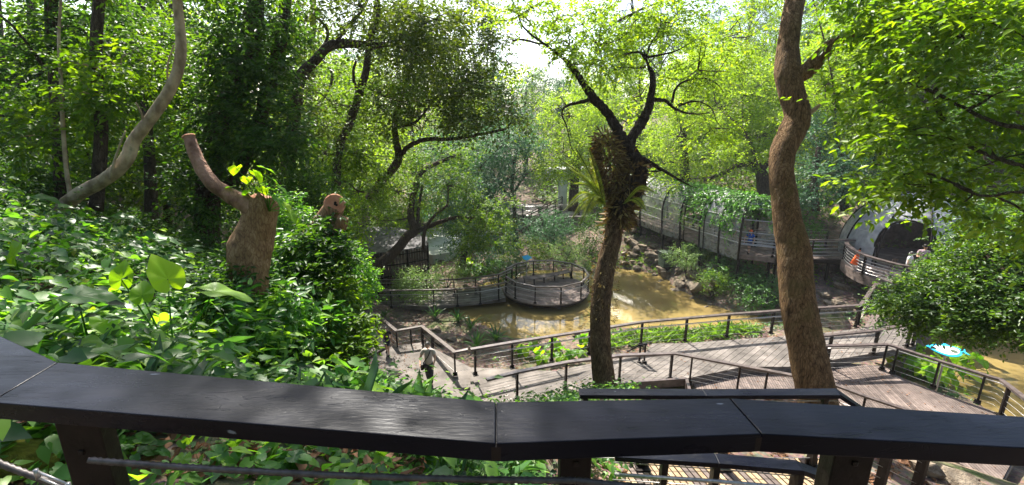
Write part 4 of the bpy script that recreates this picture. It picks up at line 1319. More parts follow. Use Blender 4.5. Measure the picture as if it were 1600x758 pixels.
_skin_ok = True
def person(foot, h, face, label, top, bottom, arms=((.25, .1, .0), (.25, .1, .0)), stride=.12, lean=0.0, hairlen=0.0, bag=None, shorts=True, look=0.0, print_=None, hat=None, group=None, sleeve=.55, fore=(.2, .2)):
    """face: yaw of the facing direction. arms: per side (forward swing, outward, elbow bend)"""
    foot = Vector(foot)
    root = empty('person', foot, label, 'person', group)
    f = Vector((math.cos(face), math.sin(face), 0)); s = Vector((-f.y, f.x, 0)); u = Vector((0, 0, 1))
    def P(a, b, c): return foot + (f * (a + lean * c / 1.0) + s * b + u * c) * h
    V, E, Rd = [], [], []
    def av(p, r): V.append(p); Rd.append(r * h); return len(V) - 1
    pel = av(P(0, 0, .52), .062); wa = av(P(.005, 0, .60), .058); ch = av(P(.01, 0, .72), .068); nb = av(P(.005, 0, .815), .036); nk = av(P(.015, 0, .85), .028)
    E += [(pel, wa), (wa, ch), (ch, nb), (nb, nk)]
    legs, armsj = [], []
    for i, sg in enumerate((1, -1)):
        st = stride * sg
        hip = av(P(0, .045 * sg, .49), .052); kn = av(P(st * .62 + .02, .05 * sg, .27), .034); an = av(P(st * .9 - .02, .052 * sg, .05), .022); to = av(P(st * .9 + .075, .06 * sg, .018), .02)
        E += [(pel, hip), (hip, kn), (kn, an), (an, to)]; legs.append((hip, kn, an, to))
    for i, sg in enumerate((1, -1)):
        sw, ou, bd = arms[i]
        sh = av(P(.0, .105 * sg, .80), .032)
        el = av(P(.17 * math.sin(sw), (.12 + ou) * sg, .80 - .165 * math.cos(sw)), .023)
        e = V[el]
        a2 = sw + bd
        wr = av(e + (f * math.sin(a2) * .14 - u * math.cos(a2) * .14 - s * sg * .02 * (1 + 2 * fore[i])) * h, .016)
        w = V[wr]; dirh = (w - e).normalized()
        hd = av(w + dirh * .035 * h, .019)
        E += [(nb, sh), (sh, el), (el, wr), (wr, hd)]
        # fingers
        perp = dirh.cross(f if abs(dirh.dot(f)) < .8 else s).normalized()
        for k in range(4):
            b0 = V[hd] + perp * (k - 1.5) * .009 * h
            k1 = av(b0 + dirh * (.03 - .003 * abs(k - 1.2)) * h, .0055); k2 = av(V[k1] + (dirh * .016 - u * .0 + f * .008) * h, .0045)
            E += [(hd, k1), (k1, k2)]
        t1 = av(V[wr] + (dirh * .022 + perp * .024) * h, .006); E += [(wr, t1)]
        armsj.append((sh, el, wr))
    skin_mesh('body', V, E, Rd, M['skin'], root)
    # head
    mb = MB(); hc = P(.028, 0, .93)
    fy = Vector((math.cos(face + look), math.sin(face + look), 0)); sy = Vector((-fy.y, fy.x, 0))
    NS, NR = 14, 18
    def headp(k, j, sc=1.0):
        ph = -math.pi / 2 + math.pi * j / NS; th = 2 * math.pi * k / NR
        x, y, z = math.cos(ph) * math.cos(th), math.cos(ph) * math.sin(th), math.sin(ph)
        jaw = 1 - .22 * max(0, -z)
        ex = .056 * x * (1.0 + (.05 if x > 0 else .08)); 
        if x > .85 and -.35 < z < .05: ex += .010 * (x - .85) / .15
        return hc + (fy * (ex * sc) + sy * (.046 * y * jaw * sc) + u * (.068 * z * sc)) * h
    for j in range(NS + 1):
        for k in range(NR): mb.v.append(tuple(headp(k, j)))
    for j in range(NS):
        for k in range(NR): mb.f.append((j * NR + k, j * NR + (k + 1) % NR, (j + 1) * NR + (k + 1) % NR, (j + 1) * NR + k))
    hd = mb.build('head', M['skin'], root, smooth=True)
    for sg in (1, -1):
        mb = MB(); e = hc + (fy * .052 + sy * .018 * sg + u * .004) * h; mb.tube([e - sy * .006 * h, e, e + sy * .006 * h], [.002 * h, .005 * h, .002 * h], 6); mb.build('eye', M['hair'], hd, smooth=True)
        mb = MB(); e = hc + (sy * .048 * sg) * h; mb.tube([e - u * .012 * h, e, e + u * .012 * h], [.004 * h, .008 * h, .004 * h], 6); mb.build('ear', M['skin'], hd, smooth=True)
    mb = MB(); e = hc + (fy * .054 - u * .032) * h; mb.tube([e - sy * .012 * h, e + sy * .012 * h], .003 * h, 5); mb.build('mouth', cloth('lip', (.35, .12, .1)), hd)
    # hair cap
    mb = MB()
    for j in range(NS + 1):
        for k in range(NR): mb.v.append(tuple(headp(k, j, 1.11) + u * .004 * h))
    for j in range(NS):
        for k in range(NR):
            th = 2 * math.pi * (k + .5) / NR; z = math.sin(-math.pi / 2 + math.pi * (j + .5) / NS)
            lim = .42 + .2 * math.cos(th) - (.9 + hairlen) * (.5 - .5 * math.cos(th))
            if z > lim: mb.f.append((j * NR + k, j * NR + (k + 1) % NR, (j + 1) * NR + (k + 1) % NR, (j + 1) * NR + k))
    mb.build('hair', M['hair'], root, smooth=True)
    if hairlen > .3:
        mb = MB(); b = hc - (fy * .035) * h; mb.tube([b + u * .02 * h, b - (fy * .02 + u * .05) * h, b - (fy * .02 + u * .12) * h], [.045 * h, .045 * h, .02 * h], 10); mb.build('hair', M['hair'], root, smooth=True)
    if hat:
        mb = MB(); mb.tube([hc + u * .02 * h, hc + u * .05 * h, hc + u * .08 * h], [.064 * h, .06 * h, .035 * h], 16)
        mb.tube([hc + u * .018 * h, hc + u * .026 * h], .085 * h, 16); mb.build('hat', M[hat], root, smooth=True)
    # clothes: shirt and trousers follow the body, thicker
    V2 = [P(0, 0, .49), P(.005, 0, .58), P(.01, 0, .71), P(.005, 0, .808)]; R2 = [.088, .084, .088, .05]; E2 = [(0, 1), (1, 2), (2, 3)]
    for i in range(2):
        sh, el, wr = armsj[i]; k = len(V2); V2 += [V[sh], V[sh].lerp(V[el], sleeve)]; R2 += [.044, .04]; E2 += [(3, k), (k, k + 1)]
    skin_mesh('shirt', V2, E2, [r * h for r in R2], top, root)
    V3 = [P(0, 0, .535)]; R3 = [.074]; E3 = []
    for i in range(2):
        hip, kn, an, to = legs[i]; k = len(V3); V3 += [V[hip], V[hip].lerp(V[kn], .8 if shorts else 1)]; R3 += [.066, .054]; E3 += [(0, k), (k, k + 1)]
        if not shorts: V3 += [V[kn].lerp(V[an], .9)]; R3 += [.036]; E3 += [(k + 1, k + 2)]
    skin_mesh('shorts' if shorts else 'trousers', V3, E3, [r * h for r in R3], bottom, root)
    for i in range(2):
        hip, kn, an, to = legs[i]; a = V[an]; t = V[to]
        mb = MB(); mb.tube([a - f * .02 * h - u * .03 * h, a.lerp(t, .5) - u * .008 * h, t + f * .01 * h], [.028 * h, .03 * h, .02 * h], 10); mb.build('shoe', M['frame'] if i or True else M['white'], root, smooth=True)
    if print_:
        mb = MB()
        fx, sy_ = P(.094, 0, .705), s
        for a, b, w_, hh in ((-.02, 0, .03, .012), (.018, .008, .026, .02), (0, -.02, .05, .008)):
            mb.box(P(.096, a, .70 + b), (w_ * h, .004, hh * h), axes=(s, f, u))
        mb.build('shirt_print', M[print_], root)
    if bag:
        a, b, c = P(.0, .07, .815), P(.088, 0, .69), P(.045, -.105, .53)
        mb = MB(); Q = catmull([tuple(P(-.05, .06, .80)), tuple(P(.035, .06, .825)), tuple(b), tuple(c)], 5); 
        for i in range(len(Q) - 1): mb.beam(Q[i], Q[i + 1], .03, .03)
        mb.build('strap', M['frame'], root)
        mb = MB(); p = P(.05, -.12, .46); mb.box(p, (.12 * h, .06 * h, .13 * h), rz=face); mb.build('bag', M['frame'], root, bevel=.02)
    return root
try:
    pm = W(672, 601, z=1.2)
    person(pm, 1.72, R(-92), 'man in a beige T-shirt with a black shoulder bag, head bowed, walking up the path', cloth('shirt_beige', (.45, .41, .36)), cloth('trousers_dark', (.05, .05, .055)), arms=((.25, .03, .5), (.35, .04, .8)), stride=.1, bag=True, lean=.03, shorts=False)
    pb = W(606, 553, z=.98)
    person(pb, 1.22, R(-82), 'boy in a black printed T-shirt and shorts on the landing', cloth('shirt_black', (.02, .02, .025)), cloth('shorts_black', (.03, .035, .05)), arms=((-.25, .05, .1), (.3, .05, .2)), stride=.16, print_='orange')
    person(W(553, 530, z=.78), 1.5, R(-60), 'person in a navy T-shirt half hidden by leaves at the foot of the steps', cloth('shirt_navy', (.025, .03, .08)), cloth('shorts_brown', (.2, .1, .07)), stride=.05)
    person(W(568, 524, z=.78), 1.05, R(-100), 'small child in grey clothes beside the person in the navy shirt', cloth('shirt_grey', (.2, .21, .28)), cloth('shorts_grey', (.1, .1, .14)), stride=.1)
    pk = FR[6][0] + FR[6][2] * .8 + FR[6][1] * .25; pk.z = ZT
    person(pk, 1.4, R(-150), 'boy in a blue shirt and orange hat inside the arched walkway', cloth('shirt_blue', (.03, .10, .42)), cloth('shorts_navy', (.03, .04, .1)), stride=.08, hat='orange')
    pk = FR[4][0] + FR[4][2] * 1.2 + FR[4][1] * 1.4; pk.z = ZT
    person(pk, 1.6, R(-170), 'person in purple-blue seen through the mesh of the arched walkway', cloth('shirt_violet', (.08, .09, .22)), cloth('trousers_grey', (.08, .08, .1)), stride=.1, shorts=False)
    pp = W(1436, 394, d=21.6); pp.z = ZT
    person(W(1434, 436, z=ZT), 1.74, R(-120), 'adult in a pink and grey top with a dark cap by the cage doorway', cloth('shirt_pinkgrey', (.42, .30, .34)), cloth('trousers_blue', (.06, .07, .12)), stride=.03, shorts=False, arms=((.4, .02, 1.5), (.4, .02, 1.5)), hat='frame')
    person(W(1414, 437, z=ZT), 1.42, R(-60), 'dark-haired girl in a white top in front of the cage doorway', cloth('shirt_white', (.68, .66, .68)), cloth('trousers_black', (.04, .04, .05)), stride=.03, shorts=False, hairlen=.5)
except Exception as e:
    import traceback; traceback.print_exc()

# ------------------------------------------------------------------ rocks
def rock_mesh(seed):
    import bmesh
    bm = bmesh.new(); bmesh.ops.create_icosphere(bm, subdivisions=3, radius=.5)
    V = np.array([v.co[:] for v in bm.verts])
    r = np.random.default_rng(seed)
    for k in range(13):
        n = norm(r.normal(size=(1, 3)))[0]; c = r.uniform(.16, .34); d = V @ n
        V = V - np.outer(np.maximum(0, d - c), n) * 1.0
    V *= 1.25 * (1 + .07 * snoise(V, seed, 3, 5)[:, None])
    for v, c in zip(bm.verts, V): v.co = c
    me = bpy.data.meshes.new('rock'); bm.to_mesh(me); bm.free(); me.materials.append(M['stone']); return me
rocks = [rock_mesh(k) for k in range(6)]
def rock(x, y, sx, sy, sz, label, group=None, sink=.25):
    o = bpy.data.objects.new('rock', rocks[random.randrange(6)]); COL.objects.link(o)
    o.location = (x, y, gz(x, y) + sz * (.5 - sink)); o.scale = (sx, sy, sz); o.rotation_euler = (random.uniform(-.3, .3), random.uniform(-.3, .3), random.uniform(0, 6.28))
    return tag(o, label, 'rock', group)
def rocks_px(region, n, smin, smax, label, group, z):
    for k in range(n):
        px = random.uniform(region[0], region[2]); py = random.uniform(region[1], region[3])
        p = W(px, py, z=z); s = random.uniform(smin, smax)
        rock(p.x, p.y, s * random.uniform(.8, 1.4), s * random.uniform(.8, 1.2), s * random.uniform(.5, 1), label, group)
p = W(1086, 438, z=1.0); rock(p.x, p.y, 1.5, 1.1, 1.25, 'largest angular grey rock on the pond bank', sink=.1)
p = W(1082, 428, z=1.0); rock(p.x, p.y, .9, .8, .9, 'upright rock behind the largest rock on the pond bank', sink=.1)
rocks_px((972, 370, 1042, 415), 60, .3, .95, 'brown-grey rough rock in the tumbled heap left of the louvred box', 'rocks heaped left of the louvred box', 1.2)
rocks_px((1035, 405, 1085, 425), 12, .5, 1.1, 'lichen-spotted rock between the louvred box and the pond', 'rocks between box and pond', 1.0)
rocks_px((1052, 432, 1120, 470), 40, .3, .9, 'pale mossy rock along the right pond edge', 'mossy rocks along the right pond edge', .4)
rocks_px((1290, 425, 1372, 474), 46, .25, .75, 'grey rock on the slope below the balcony of the cage', 'rocks below the balcony', 1.3)
rocks_px((660, 488, 730, 545), 9, .25, .6, 'weathered rock on the bare bank beside the landing railing', 'rocks beside the landing railing', .5)
rocks_px((900, 512, 990, 540), 8, .25, .5, 'small brown stone in the planting strip behind the walkway railing', 'stones in the planting strip', .3)
rocks_px((640, 370, 740, 400), 8, .5, 1.0, 'tan boulder on the earth bank right of the hut', 'boulders right of the hut', 1.0)
for (px, py, s, l) in ((50, 712, .34, 'moss-covered stone left of the first foreground post'), (1440, 735, .5, 'pale flat rock beneath the handrail at the lower right'), (1500, 745, .6, 'large cream rock beneath the handrail at the lower right')):
    p = W(px, py, z=8.9 if px < 900 else 5.2); o = rock(p.x, p.y, s, s, s * .7, l)
    if px < 900:
        o.data = o.data.copy(); o.data.materials[0] = M['moss']

# ------------------------------------------------------------------ planter board at the centre tree
def planter():
    a, b, c = W(962, 604, z=ZA + .1), W(1072, 596, z=ZA + .1), W(1072, 606, z=ZA - .1)
    root = empty('planter_edge', a, 'tan retaining board beside the foot of the centre tree', 'planter board')
    mb = MB(); mb.beam(a, b, .10, .28); mb.build('board', M['cap'], root)
    mb = MB(); mb.beam(b, W(1080, 625, z=ZA + .1), .10, .26); mb.build('board', M['cap'], root)
planter()
#PART3
# ------------------------------------------------------------------ large named trees
def big_trunk():
    rows = [(1284, 668, 7.9, 86), (1277, 625, 8, 72), (1268, 580, 8.05, 70), (1258, 530, 8.1, 66), (1248, 480, 8.15, 64), (1243, 430, 8.2, 62), (1240, 390, 8.25, 60), (1231, 350, 8.3, 52), (1226, 310, 8.35, 47), (1221, 270, 8.4, 44),
            (1224, 235, 8.45, 46), (1238, 205, 8.5, 50), (1246, 180, 8.5, 48), (1237, 145, 8.5, 46), (1231, 112, 8.55, 48), (1231, 75, 8.6, 40), (1236, 35, 8.6, 38), (1243, -5, 8.7, 36), (1252, -60, 8.8, 33), (1250, -140, 8.8, 28)]
    base = W(*rows[0][:2], d=rows[0][2])
    rows = [(a, b, c_, w_ * .92) for a, b, c_, w_ in rows]
    root = empty('tree', base, 'thick bent brown tree trunk right of centre, standing in front of the walkway', 'tree')
    mb = MB(); limb(mb, rows, 40, 12, 0, rng, .07, 11)
    p = W(1284, 668, d=7.9)
    mb.build('trunk', M['bark'], root, smooth=True)
    mb = MB(); limb(mb, [(1240, 122, 8.5, 30), (1264, 108, 8.4, 29), (1284, 86, 8.3, 26), (1306, 66, 8.2, 22), (1335, 55, 8.1, 12), (1390, 45, 7.8, 8), (1450, 20, 7.6, 5)], 16, 8, 0, rng, .08, 12)
    mb.build('limb', M['bark'], root, smooth=True)
    mb = MB(); limb(mb, [(1262, 178, 8.4, 10), (1274, 170, 8.35, 8), (1282, 163, 8.3, 4)], 8, 4); mb.build('stub', M['bark_pale'], root, smooth=True)
    mb = MB(); limb(mb, [(1250, -60, 8.8, 16), (1215, -120, 8.6, 10), (1170, -160, 8.4, 6)], 8, 5)
    mb.build('limb', M['bark'], root, smooth=True)
    g = np.random.default_rng(5); parts = []
    for (a, b, d, rx, ry, rd), n in (((1375, -25, 7.4, 60, 36, .8), 130), ((1385, 52, 7.6, 36, 20, .5), 60), ((1240, -130, 8.5, 110, 50, 1.2), 130), ((1420, -90, 7.6, 90, 40, 1), 70)):
        c = np.array(W(a, b, d=d)); rad = np.array([rx * d / F, rd, ry * d / F])
        cen, p, out = crown_points(c, rad, max(4, n // 10), 10, g, .2, .4, .6)
        parts.append(sprays(p, out, 7, .15, 'oval', g, .42, 3, .3, .7, .45)[0])
    leaf_object('crown', parts, M['leaf_glossy'], root)
big_trunk()

def centre_tree():
    d = 12.5
    rows = [(948, 645, d, 58), (946, 610, d, 48), (941, 570, d, 44), (938, 530, d, 42), (938, 490, d, 41), (941, 450, d, 40), (948, 410, d, 38), (957, 375, d, 36), (962, 345, d, 34), (969, 322, d, 32)]
    rows = [(a, b, c_, w_ * .78) for a, b, c_, w_ in rows]
    base = W(948, 645, d=d)
    root = empty('tree', base, 'centre tree with forked trunk wrapped in dry epiphytes', 'tree')
    mb = MB(); limb(mb, rows, 28, 10, 0, rng, .13, 21)
    mb.build('trunk', M['bark_centre'], root, smooth=True)
    def L(r, w=16, wob=.12, rough=.16):
        k = len(r)
        r = [(a, b, dd, ww * (.88 if ww > 9 else .8 - .45 * i / k)) for i, (a, b, dd, ww) in enumerate(r)]
        (a1, b1, d1, w1), (a2, b2, d2, w2) = r[-2], r[-1]
        r.append((a2 + (a2 - a1) * .7 + rng.normal() * 5, b2 + (b2 - b1) * .7 - 3, d2, w2 * .3))
        mb = MB(); limb(mb, r, w, 7, wob, rng, rough, int(r[0][0]))
        for q in range(2, k):
            a, b, dd, ww = r[q]
            if ww < 8:
                sx, sy = rng.choice([-1, 1]) * rng.uniform(10, 30), rng.uniform(-26, 8)
                limb(mb, [(a, b, dd, ww * .5), (a + sx * .5, b + sy * .5 + rng.normal() * 4, dd, ww * .35), (a + sx, b + sy, dd + rng.uniform(-.3, .3), .8)], 5, 4); mb.build('limb', M['bark_dark'], root, smooth=True)
    L([(962, 335, d, 32), (975, 318, d, 30), (992, 296, d - .1, 28), (999, 272, d - .1, 28), (992, 248, d, 26), (976, 226, d, 23), (966, 205, d, 20), (954, 183, d, 17), (940, 165, d, 16), (925, 152, d, 17), (921, 145, d, 15), (908, 125, d, 11.5), (893, 105, d, 10), (876, 88, d, 9), (852, 70, d, 8), (830, 54, d, 7), (815, 38, d, 6), (808, 18, d, 6), (798, -8, d, 5), (790, -60, d, 4)])
    L([(980, 236, d, 20), (990, 210, d + .1, 18), (1003, 190, d + .2, 18), (1014, 168, d + .2, 16), (1018, 145, d + .2, 13), (1020, 120, d + .2, 11), (1012, 100, d + .2, 9), (1008, 86, d + .2, 8)])
    L([(1008, 92, d + .2, 6), (1000, 82, d + .2, 5.5), (985, 83, d + .1, 5), (968, 86, d, 4)], 8)
    L([(1010, 90, d + .2, 6), (1030, 86, d + .3, 5), (1055, 80, d + .4, 4), (1082, 65, d + .5, 3)], 8)
    L([(1008, 104, d + .2, 5), (995, 106, d, 5), (975, 105, d, 4), (962, 106, d, 3)], 8)
    L([(1010, 88, d + .2, 5), (1016, 70, d + .2, 4), (1030, 45, d + .2, 3), (1035, 0, d + .2, 2)], 8)
    L([(1022, 156, d + .2, 9), (1040, 158, d + .3, 8), (1055, 170, d + .4, 7), (1075, 177, d + .5, 6), (1095, 178, d + .6, 5)], 10)
    L([(1050, 160, d + .4, 6), (1055, 140, d + .4, 5), (1068, 128, d + .5, 5), (1098, 122, d + .6, 4), (1118, 130, d + .7, 3), (1128, 140, d + .7, 3)], 8)
    L([(1062, 165, d + .4, 5), (1085, 158, d + .6, 4), (1110, 168, d + .7, 3), (1120, 190, d + .7, 3)], 8)
    L([(925, 155, d, 8), (905, 160, d - .1, 7), (885, 166, d - .1, 6), (878, 178, d - .1, 5), (886, 200, d - .1, 4), (892, 228, d - .1, 3)], 8)
    L([(800, 64, d, 4), (815, 62, d, 5), (840, 68, d, 6)], 8)
    L([(985, 245, d - .1, 14), (1010, 252, d - .2, 10), (1035, 266, d - .2, 9), (1060, 280, d - .2, 7), (1078, 290, d - .2, 4)], 10)
    g = np.random.default_rng(44)
    # dry epiphyte mass
    n = 1800
    c = np.array(W(955, 262, d=d)); rad = np.array([.37, .37, 1.0])
    u = rand_unit(n, g); p = c + u * rad * (g.uniform(.3, 1, n) ** .4)[:, None]; p[:, 0] += .25 * np.clip((c[2] - p[:, 2]), -1, 1)
    n2 = 900; tt = g.random(n2); rr = np.array([W(962 + 30 * math.sin(t * 3), 345 - 95 * t, d=d) for t in tt]) if False else np.array([W(965 + 25 * t, 350 - 100 * t, d=d) for t in tt])
    u2 = rand_unit(n2, g); p2 = rr + u2 * np.array([.24, .24, .2])
    n3 = 420; t3 = g.random(n3); r3 = np.array([W(948 - 6 * t + 14 * (t < .3), 500 - 130 * (1 - t) + 0, d=d) for t in t3]); u3 = rand_unit(n3, g); u3[:, 2] *= .3; u3 = norm(u3); p3 = r3 + u3 * .33
    PP = np.vstack([p, p2, p3]); UU = np.vstack([u, u2, u3])
    al = norm(UU * np.array([1, 1, .4]) + rand_unit(len(PP), g) * .6 + np.array([0, 0, -.35]))
    sz = np.concatenate([g.uniform(.12, .32, n), g.uniform(.15, .42, n2), g.uniform(.06, .16, n3)])
    arr = leaf_arrays(PP, al, rand_unit(len(PP), g), sz, np.full(len(PP), .12), 'oval', np.clip(g.normal(.42, .28, len(PP)), 0, 1))
    e = leaf_object('epiphytes', [arr], M['epi'], root)
    # bird's nest fern fronds, each one its own piece
    def frond(tip, start, wd, up, col='fern', n=13):
        a, b = W(*start, d=d - .35), W(*tip[:2], d=d - tip[2])
        mid = (a + b) / 2 + Vector((0, 0, up))
        Q = catmull([tuple(a), tuple(mid), tuple(b)], 10); m = len(Q)
        pos, alo, nr, sz = [], [], [], []
        for i in range(1, m):
            dd = Vector(Q[i]) - Vector(Q[i - 1]); dd.normalize(); sd = dd.cross(Vector((0, -.35, 1))).normalized(); t = i / m
            for s in (-1, 1):
                for k in (0, .5):
                    pos.append(Vector(Q[i - 1]).lerp(Vector(Q[i]), k)); alo.append(sd * s + dd * .55); nr.append(sd.cross(dd)); sz.append(wd * math.sin(math.pi * min(1, t * .85 + .15)) + .02)
        arr = leaf_arrays(np.array([tuple(v) for v in pos]), np.array([tuple(v) for v in alo]), np.array([tuple(v) for v in nr]), np.array(sz), np.full(len(pos), .16), 'quad', g.uniform(.2, 1, len(pos)))
        mb = MB(); mb.tube([Vector(q) for q in Q], [.014] * m, 5)
        o = leaf_object('fern_frond', [arr], M['fern'], root); mb.build('stem', M['fern'], o)
    for tip, up in (((872, 246, .5), .12), ((885, 262, .9), .15), ((893, 287, 1.0), .18), ((880, 330, .7), .35), ((893, 342, .4), .30), ((905, 352, .9), .3), ((900, 232, .2), .05), ((912, 338, 1.2), .35), ((920, 230, .6), .0), ((1010, 330, 1.0), .2), ((1022, 300, .9), .25)):
        frond(tip, (944, 318) if tip[0] < 960 else (975, 318), .17, up)
    # crown: airy yellow-green leaves
    parts = []
    for (a, b, dd, rx, ry, rd), nn in (((935, 70, 13, 62, 62, 1.5), 330), ((1040, 50, 13.5, 70, 50, 1.7), 330), ((990, 20, 13, 110, 40, 1.7), 380), ((930, 100, 12.2, 40, 40, .7), 110), ((1090, 110, 13.6, 60, 60, 1.5), 260), ((1000, 150, 14, 30, 40, 1), 60),
                                      ((815, 22, 12.4, 70, 30, 1), 170), ((870, 30, 13, 40, 34, 1), 150), ((795, 100, 12.6, 34, 20, .7), 40), ((890, 70, 12.6, 30, 26, .8), 90), ((1130, 60, 14, 50, 45, 1.2), 150), ((1020, -70, 13, 180, 50, 2.5), 180), ((1110, 200, 13.6, 40, 30, .8), 70)):
        c = np.array(W(a, b, d=dd)); rad = np.array([rx * dd / F, rd, ry * dd / F])
        cen, p, out = crown_points(c, rad, max(4, nn // 8), 8, g, .2, .32, .55)
        parts.append(sprays(p, out, 9, .105, 'quad', g, .55, 4, .2, .75, .5)[0])
        mb = MB()
        for ce in cen[:max(3, len(cen) // 3)]:
            m_ = (ce + c) / 2 + g.normal(size=3) * .2
            limb_w(mb, [(*c, .022), (*m_, .014), (*ce, .006)], 4, 3, .4, g)
        mb.build('twigs', M['bark_dark'], root)
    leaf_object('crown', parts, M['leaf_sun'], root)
centre_tree()

def diag_tree():
    root = empty('tree', W(78, 345, d=7), 'smooth pale leaning trunk curving up at the left', 'tree')
    mb = MB(); limb(mb, [(70, 352, 7, 34), (92, 330, 7, 30), (122, 304, 6.95, 27), (155, 286, 6.9, 26), (183, 266, 6.9, 25), (200, 245, 6.9, 25), (208, 222, 6.9, 23), (228, 195, 6.9, 21), (250, 165, 6.9, 21), (268, 135, 6.9, 20), (279, 105, 6.9, 19), (283, 75, 6.9, 18), (281, 40, 6.9, 17), (277, 0, 6.9, 16), (276, -60, 6.9, 14), (285, -130, 6.9, 11)], 24, 12, 0, rng, .12, 5)
    mb.build('trunk', M['bark_pale'], root, smooth=True)
    for r in ([(172, 280, 6.8, 6), (178, 255, 6.75, 5), (186, 230, 6.7, 4), (196, 205, 6.6, 3)], [(224, 200, 6.9, 5), (222, 180, 6.8, 4), (212, 160, 6.7, 3)], [(262, 130, 6.9, 4), (262, 100, 6.8, 3), (272, 70, 6.7, 3)]):
        mb = MB(); limb(mb, r, 7, 5); mb.build('limb', M['bark_pale'], root, smooth=True)
    g = np.random.default_rng(9); parts = []
    for (a, b, d, rx, ry, rd), n in (((210, -70, 6.6, 120, 40, 1.4), 130), ((380, -60, 7, 80, 34, 1.2), 70)):
        c = np.array(W(a, b, d=d)); rad = np.array([rx * d / F, rd, ry * d / F])
        cen, p, out = crown_points(c, rad, max(4, n // 8), 8, g, .2, .35, .5)
        parts.append(sprays(p, out, 8, .10, 'oval', g, .42, 4, .2)[0])
    leaf_object('crown', parts, M['leaf_mid'], root)
diag_tree()

def stump1():
    root = empty('tree_stump', W(395, 540, d=4.9), 'sawn-off brown stump with one bare reddish limb curving up to the left', 'stump')
    mb = MB(); limb(mb, [(392, 560, 4.9, 80), (392, 520, 4.9, 66), (388, 475, 4.9, 64), (388, 430, 4.9, 66), (390, 395, 4.9, 72), (400, 362, 4.9, 62), (406, 335, 4.9, 58), (410, 309, 4.9, 58)], 30, 9, 0, rng, .2, 8)
    for k in range(30):
        x, y, z = mb.v[-30 + k]; mb.v[-30 + k] = (x, y, z + .03 * math.sin(k * 1.9) + random.uniform(-.015, .03))
    mb.build('trunk', M['bark_stump'], root, smooth=True)
    mb = MB(); a = W(410, 309, d=4.9); mb.tube([a - Vector((0, 0, .06)), a - Vector((0, 0, .015)), a + Vector((.01, 0, .01))], [.16, .15, .09], 18); mb.build('cut_face', M['cut'], root)
    mb = MB(); limb(mb, [(400, 335, 4.85, 36), (385, 320, 4.8, 32), (362, 307, 4.75, 28), (336, 290, 4.7, 26), (318, 268, 4.7, 25), (306, 244, 4.7, 23), (298, 222, 4.7, 21), (295, 214, 4.7, 20)], 18, 8, 0, rng, .12, 4)
    mb.build('limb', M['bark_red'], root, smooth=True)
    mb = MB(); a, b = W(295, 214, d=4.7), W(294, 212, d=4.7); mb.tube([a, a + (a - W(299, 224, d=4.7)).normalized() * .012], [.066, .06], 16); mb.build('cut_face', M['cut'], root)
stump1()
def stump2():
    root = empty('tree_stump', W(450, 480, d=6.5), 'leaning ivy-clad stump with a round pink saw cut facing the viewer', 'stump')
    mb = MB(); limb(mb, [(440, 520, 6.5, 70), (455, 450, 6.5, 62), (478, 395, 6.4, 50), (505, 355, 6.3, 42), (524, 322, 6.2, 32)], 22, 8, 0, rng, .12, 3); mb.build('trunk', M['bark_stump'], root, smooth=True)
    mb = MB(); limb(mb, [(512, 368, 6.2, 24), (530, 355, 6.1, 24), (536, 340, 6.05, 18)], 12, 5, 0, rng, .1, 3); mb.build('burl', M['bark_stump'], root, smooth=True)
    a = W(523, 319, d=6.12); n = (Vector((0, 0, H)) - a).normalized()
    mb = MB(); mb.tube([a - n * .1, a, a + n * .012], [.14, .135, .125], 20); mb.build('cut_face', M['cut'], root)
    mb = MB(); c = a + n * .012 + Vector((.01, 0, 0))
    for dx, dz in ((0, .02), (.012, -.012), (-.006, 0)): mb.tube([c + Vector((dx, 0, dz)) - n * .02, c + Vector((dx, 0, dz)) + n * .004], .017, 8)
    mb.build('knot_hole', M['frame'], root)
    g = np.random.default_rng(2); pts = np.array([W(448 + 70 * t + g.normal() * 6, 470 - 130 * t, d=6.15) for t in g.random(260)]) + g.normal(size=(260, 3)) * .12
    arr = sprays(pts, np.tile([[-.2, -.8, .2]], (260, 1)), 10, .085, 'quad', g, .4, 3, .5)[0]
    leaf_object('ivy', [arr], M['leaf_dark'], root)['kind'] = 'stuff'
stump2()

# ------------------------------------------------------------------ forest behind
T = make_tree
# left mid-ground wood
T('tree', 'tall dark ivy-clad trunk behind the sawn stump', 'leaf_dark', 'bark_dark', [(322, 400, 10, 46), (324, 330, 10, 42), (328, 260, 10, 44), (345, 190, 10, 44), (372, 130, 10, 40), (392, 60, 10, 36), (398, -20, 10, 30), (400, -120, 10, 24)],
  [[(345, 300, 10, 22), (372, 275, 10, 22), (392, 225, 10, 22), (418, 150, 10, 22), (438, 70, 10, 20), (446, 0, 10, 18), (450, -80, 10, 12)]],
  [(350, 190, 9.6, 55, 60, .8), (385, 90, 9.6, 60, 60, .9), (400, 20, 9.8, 70, 40, 1.4), (430, 200, 9.4, 45, 50, .8), (325, 300, 9.6, 34, 50, .5)], leaf=.115, kind='oval', total=17000, seed=2)
T('tree', 'tall spreading tree at the top left, its unseen boughs added to shade the handrail', 'leaf_mid', 'bark_dark', [(150, 330, 8, 26), (158, 200, 8, 24), (150, 80, 8, 22), (165, -60, 8, 20), (220, -300, 8, 16)],
  [[(165, -60, 8, 12), (300, -160, 7, 9), (480, -230, 6, 6)], [(220, -300, 8, 10), (400, -420, 6, 8), (650, -500, 5, 5)]],
  [(540, -280, 5.6, 150, 70, 1.5), (780, -330, 5.6, 150, 80, 1.5), (100, -240, 7, 110, 60, 1.5), (650, -560, 4.6, 260, 100, 1.6), (330, -480, 5, 240, 100, 1.6)], leaf=.12, kind='oval', total=15000, seed=88, flat=.5)  # boughs above the frame, added to shade the handrail
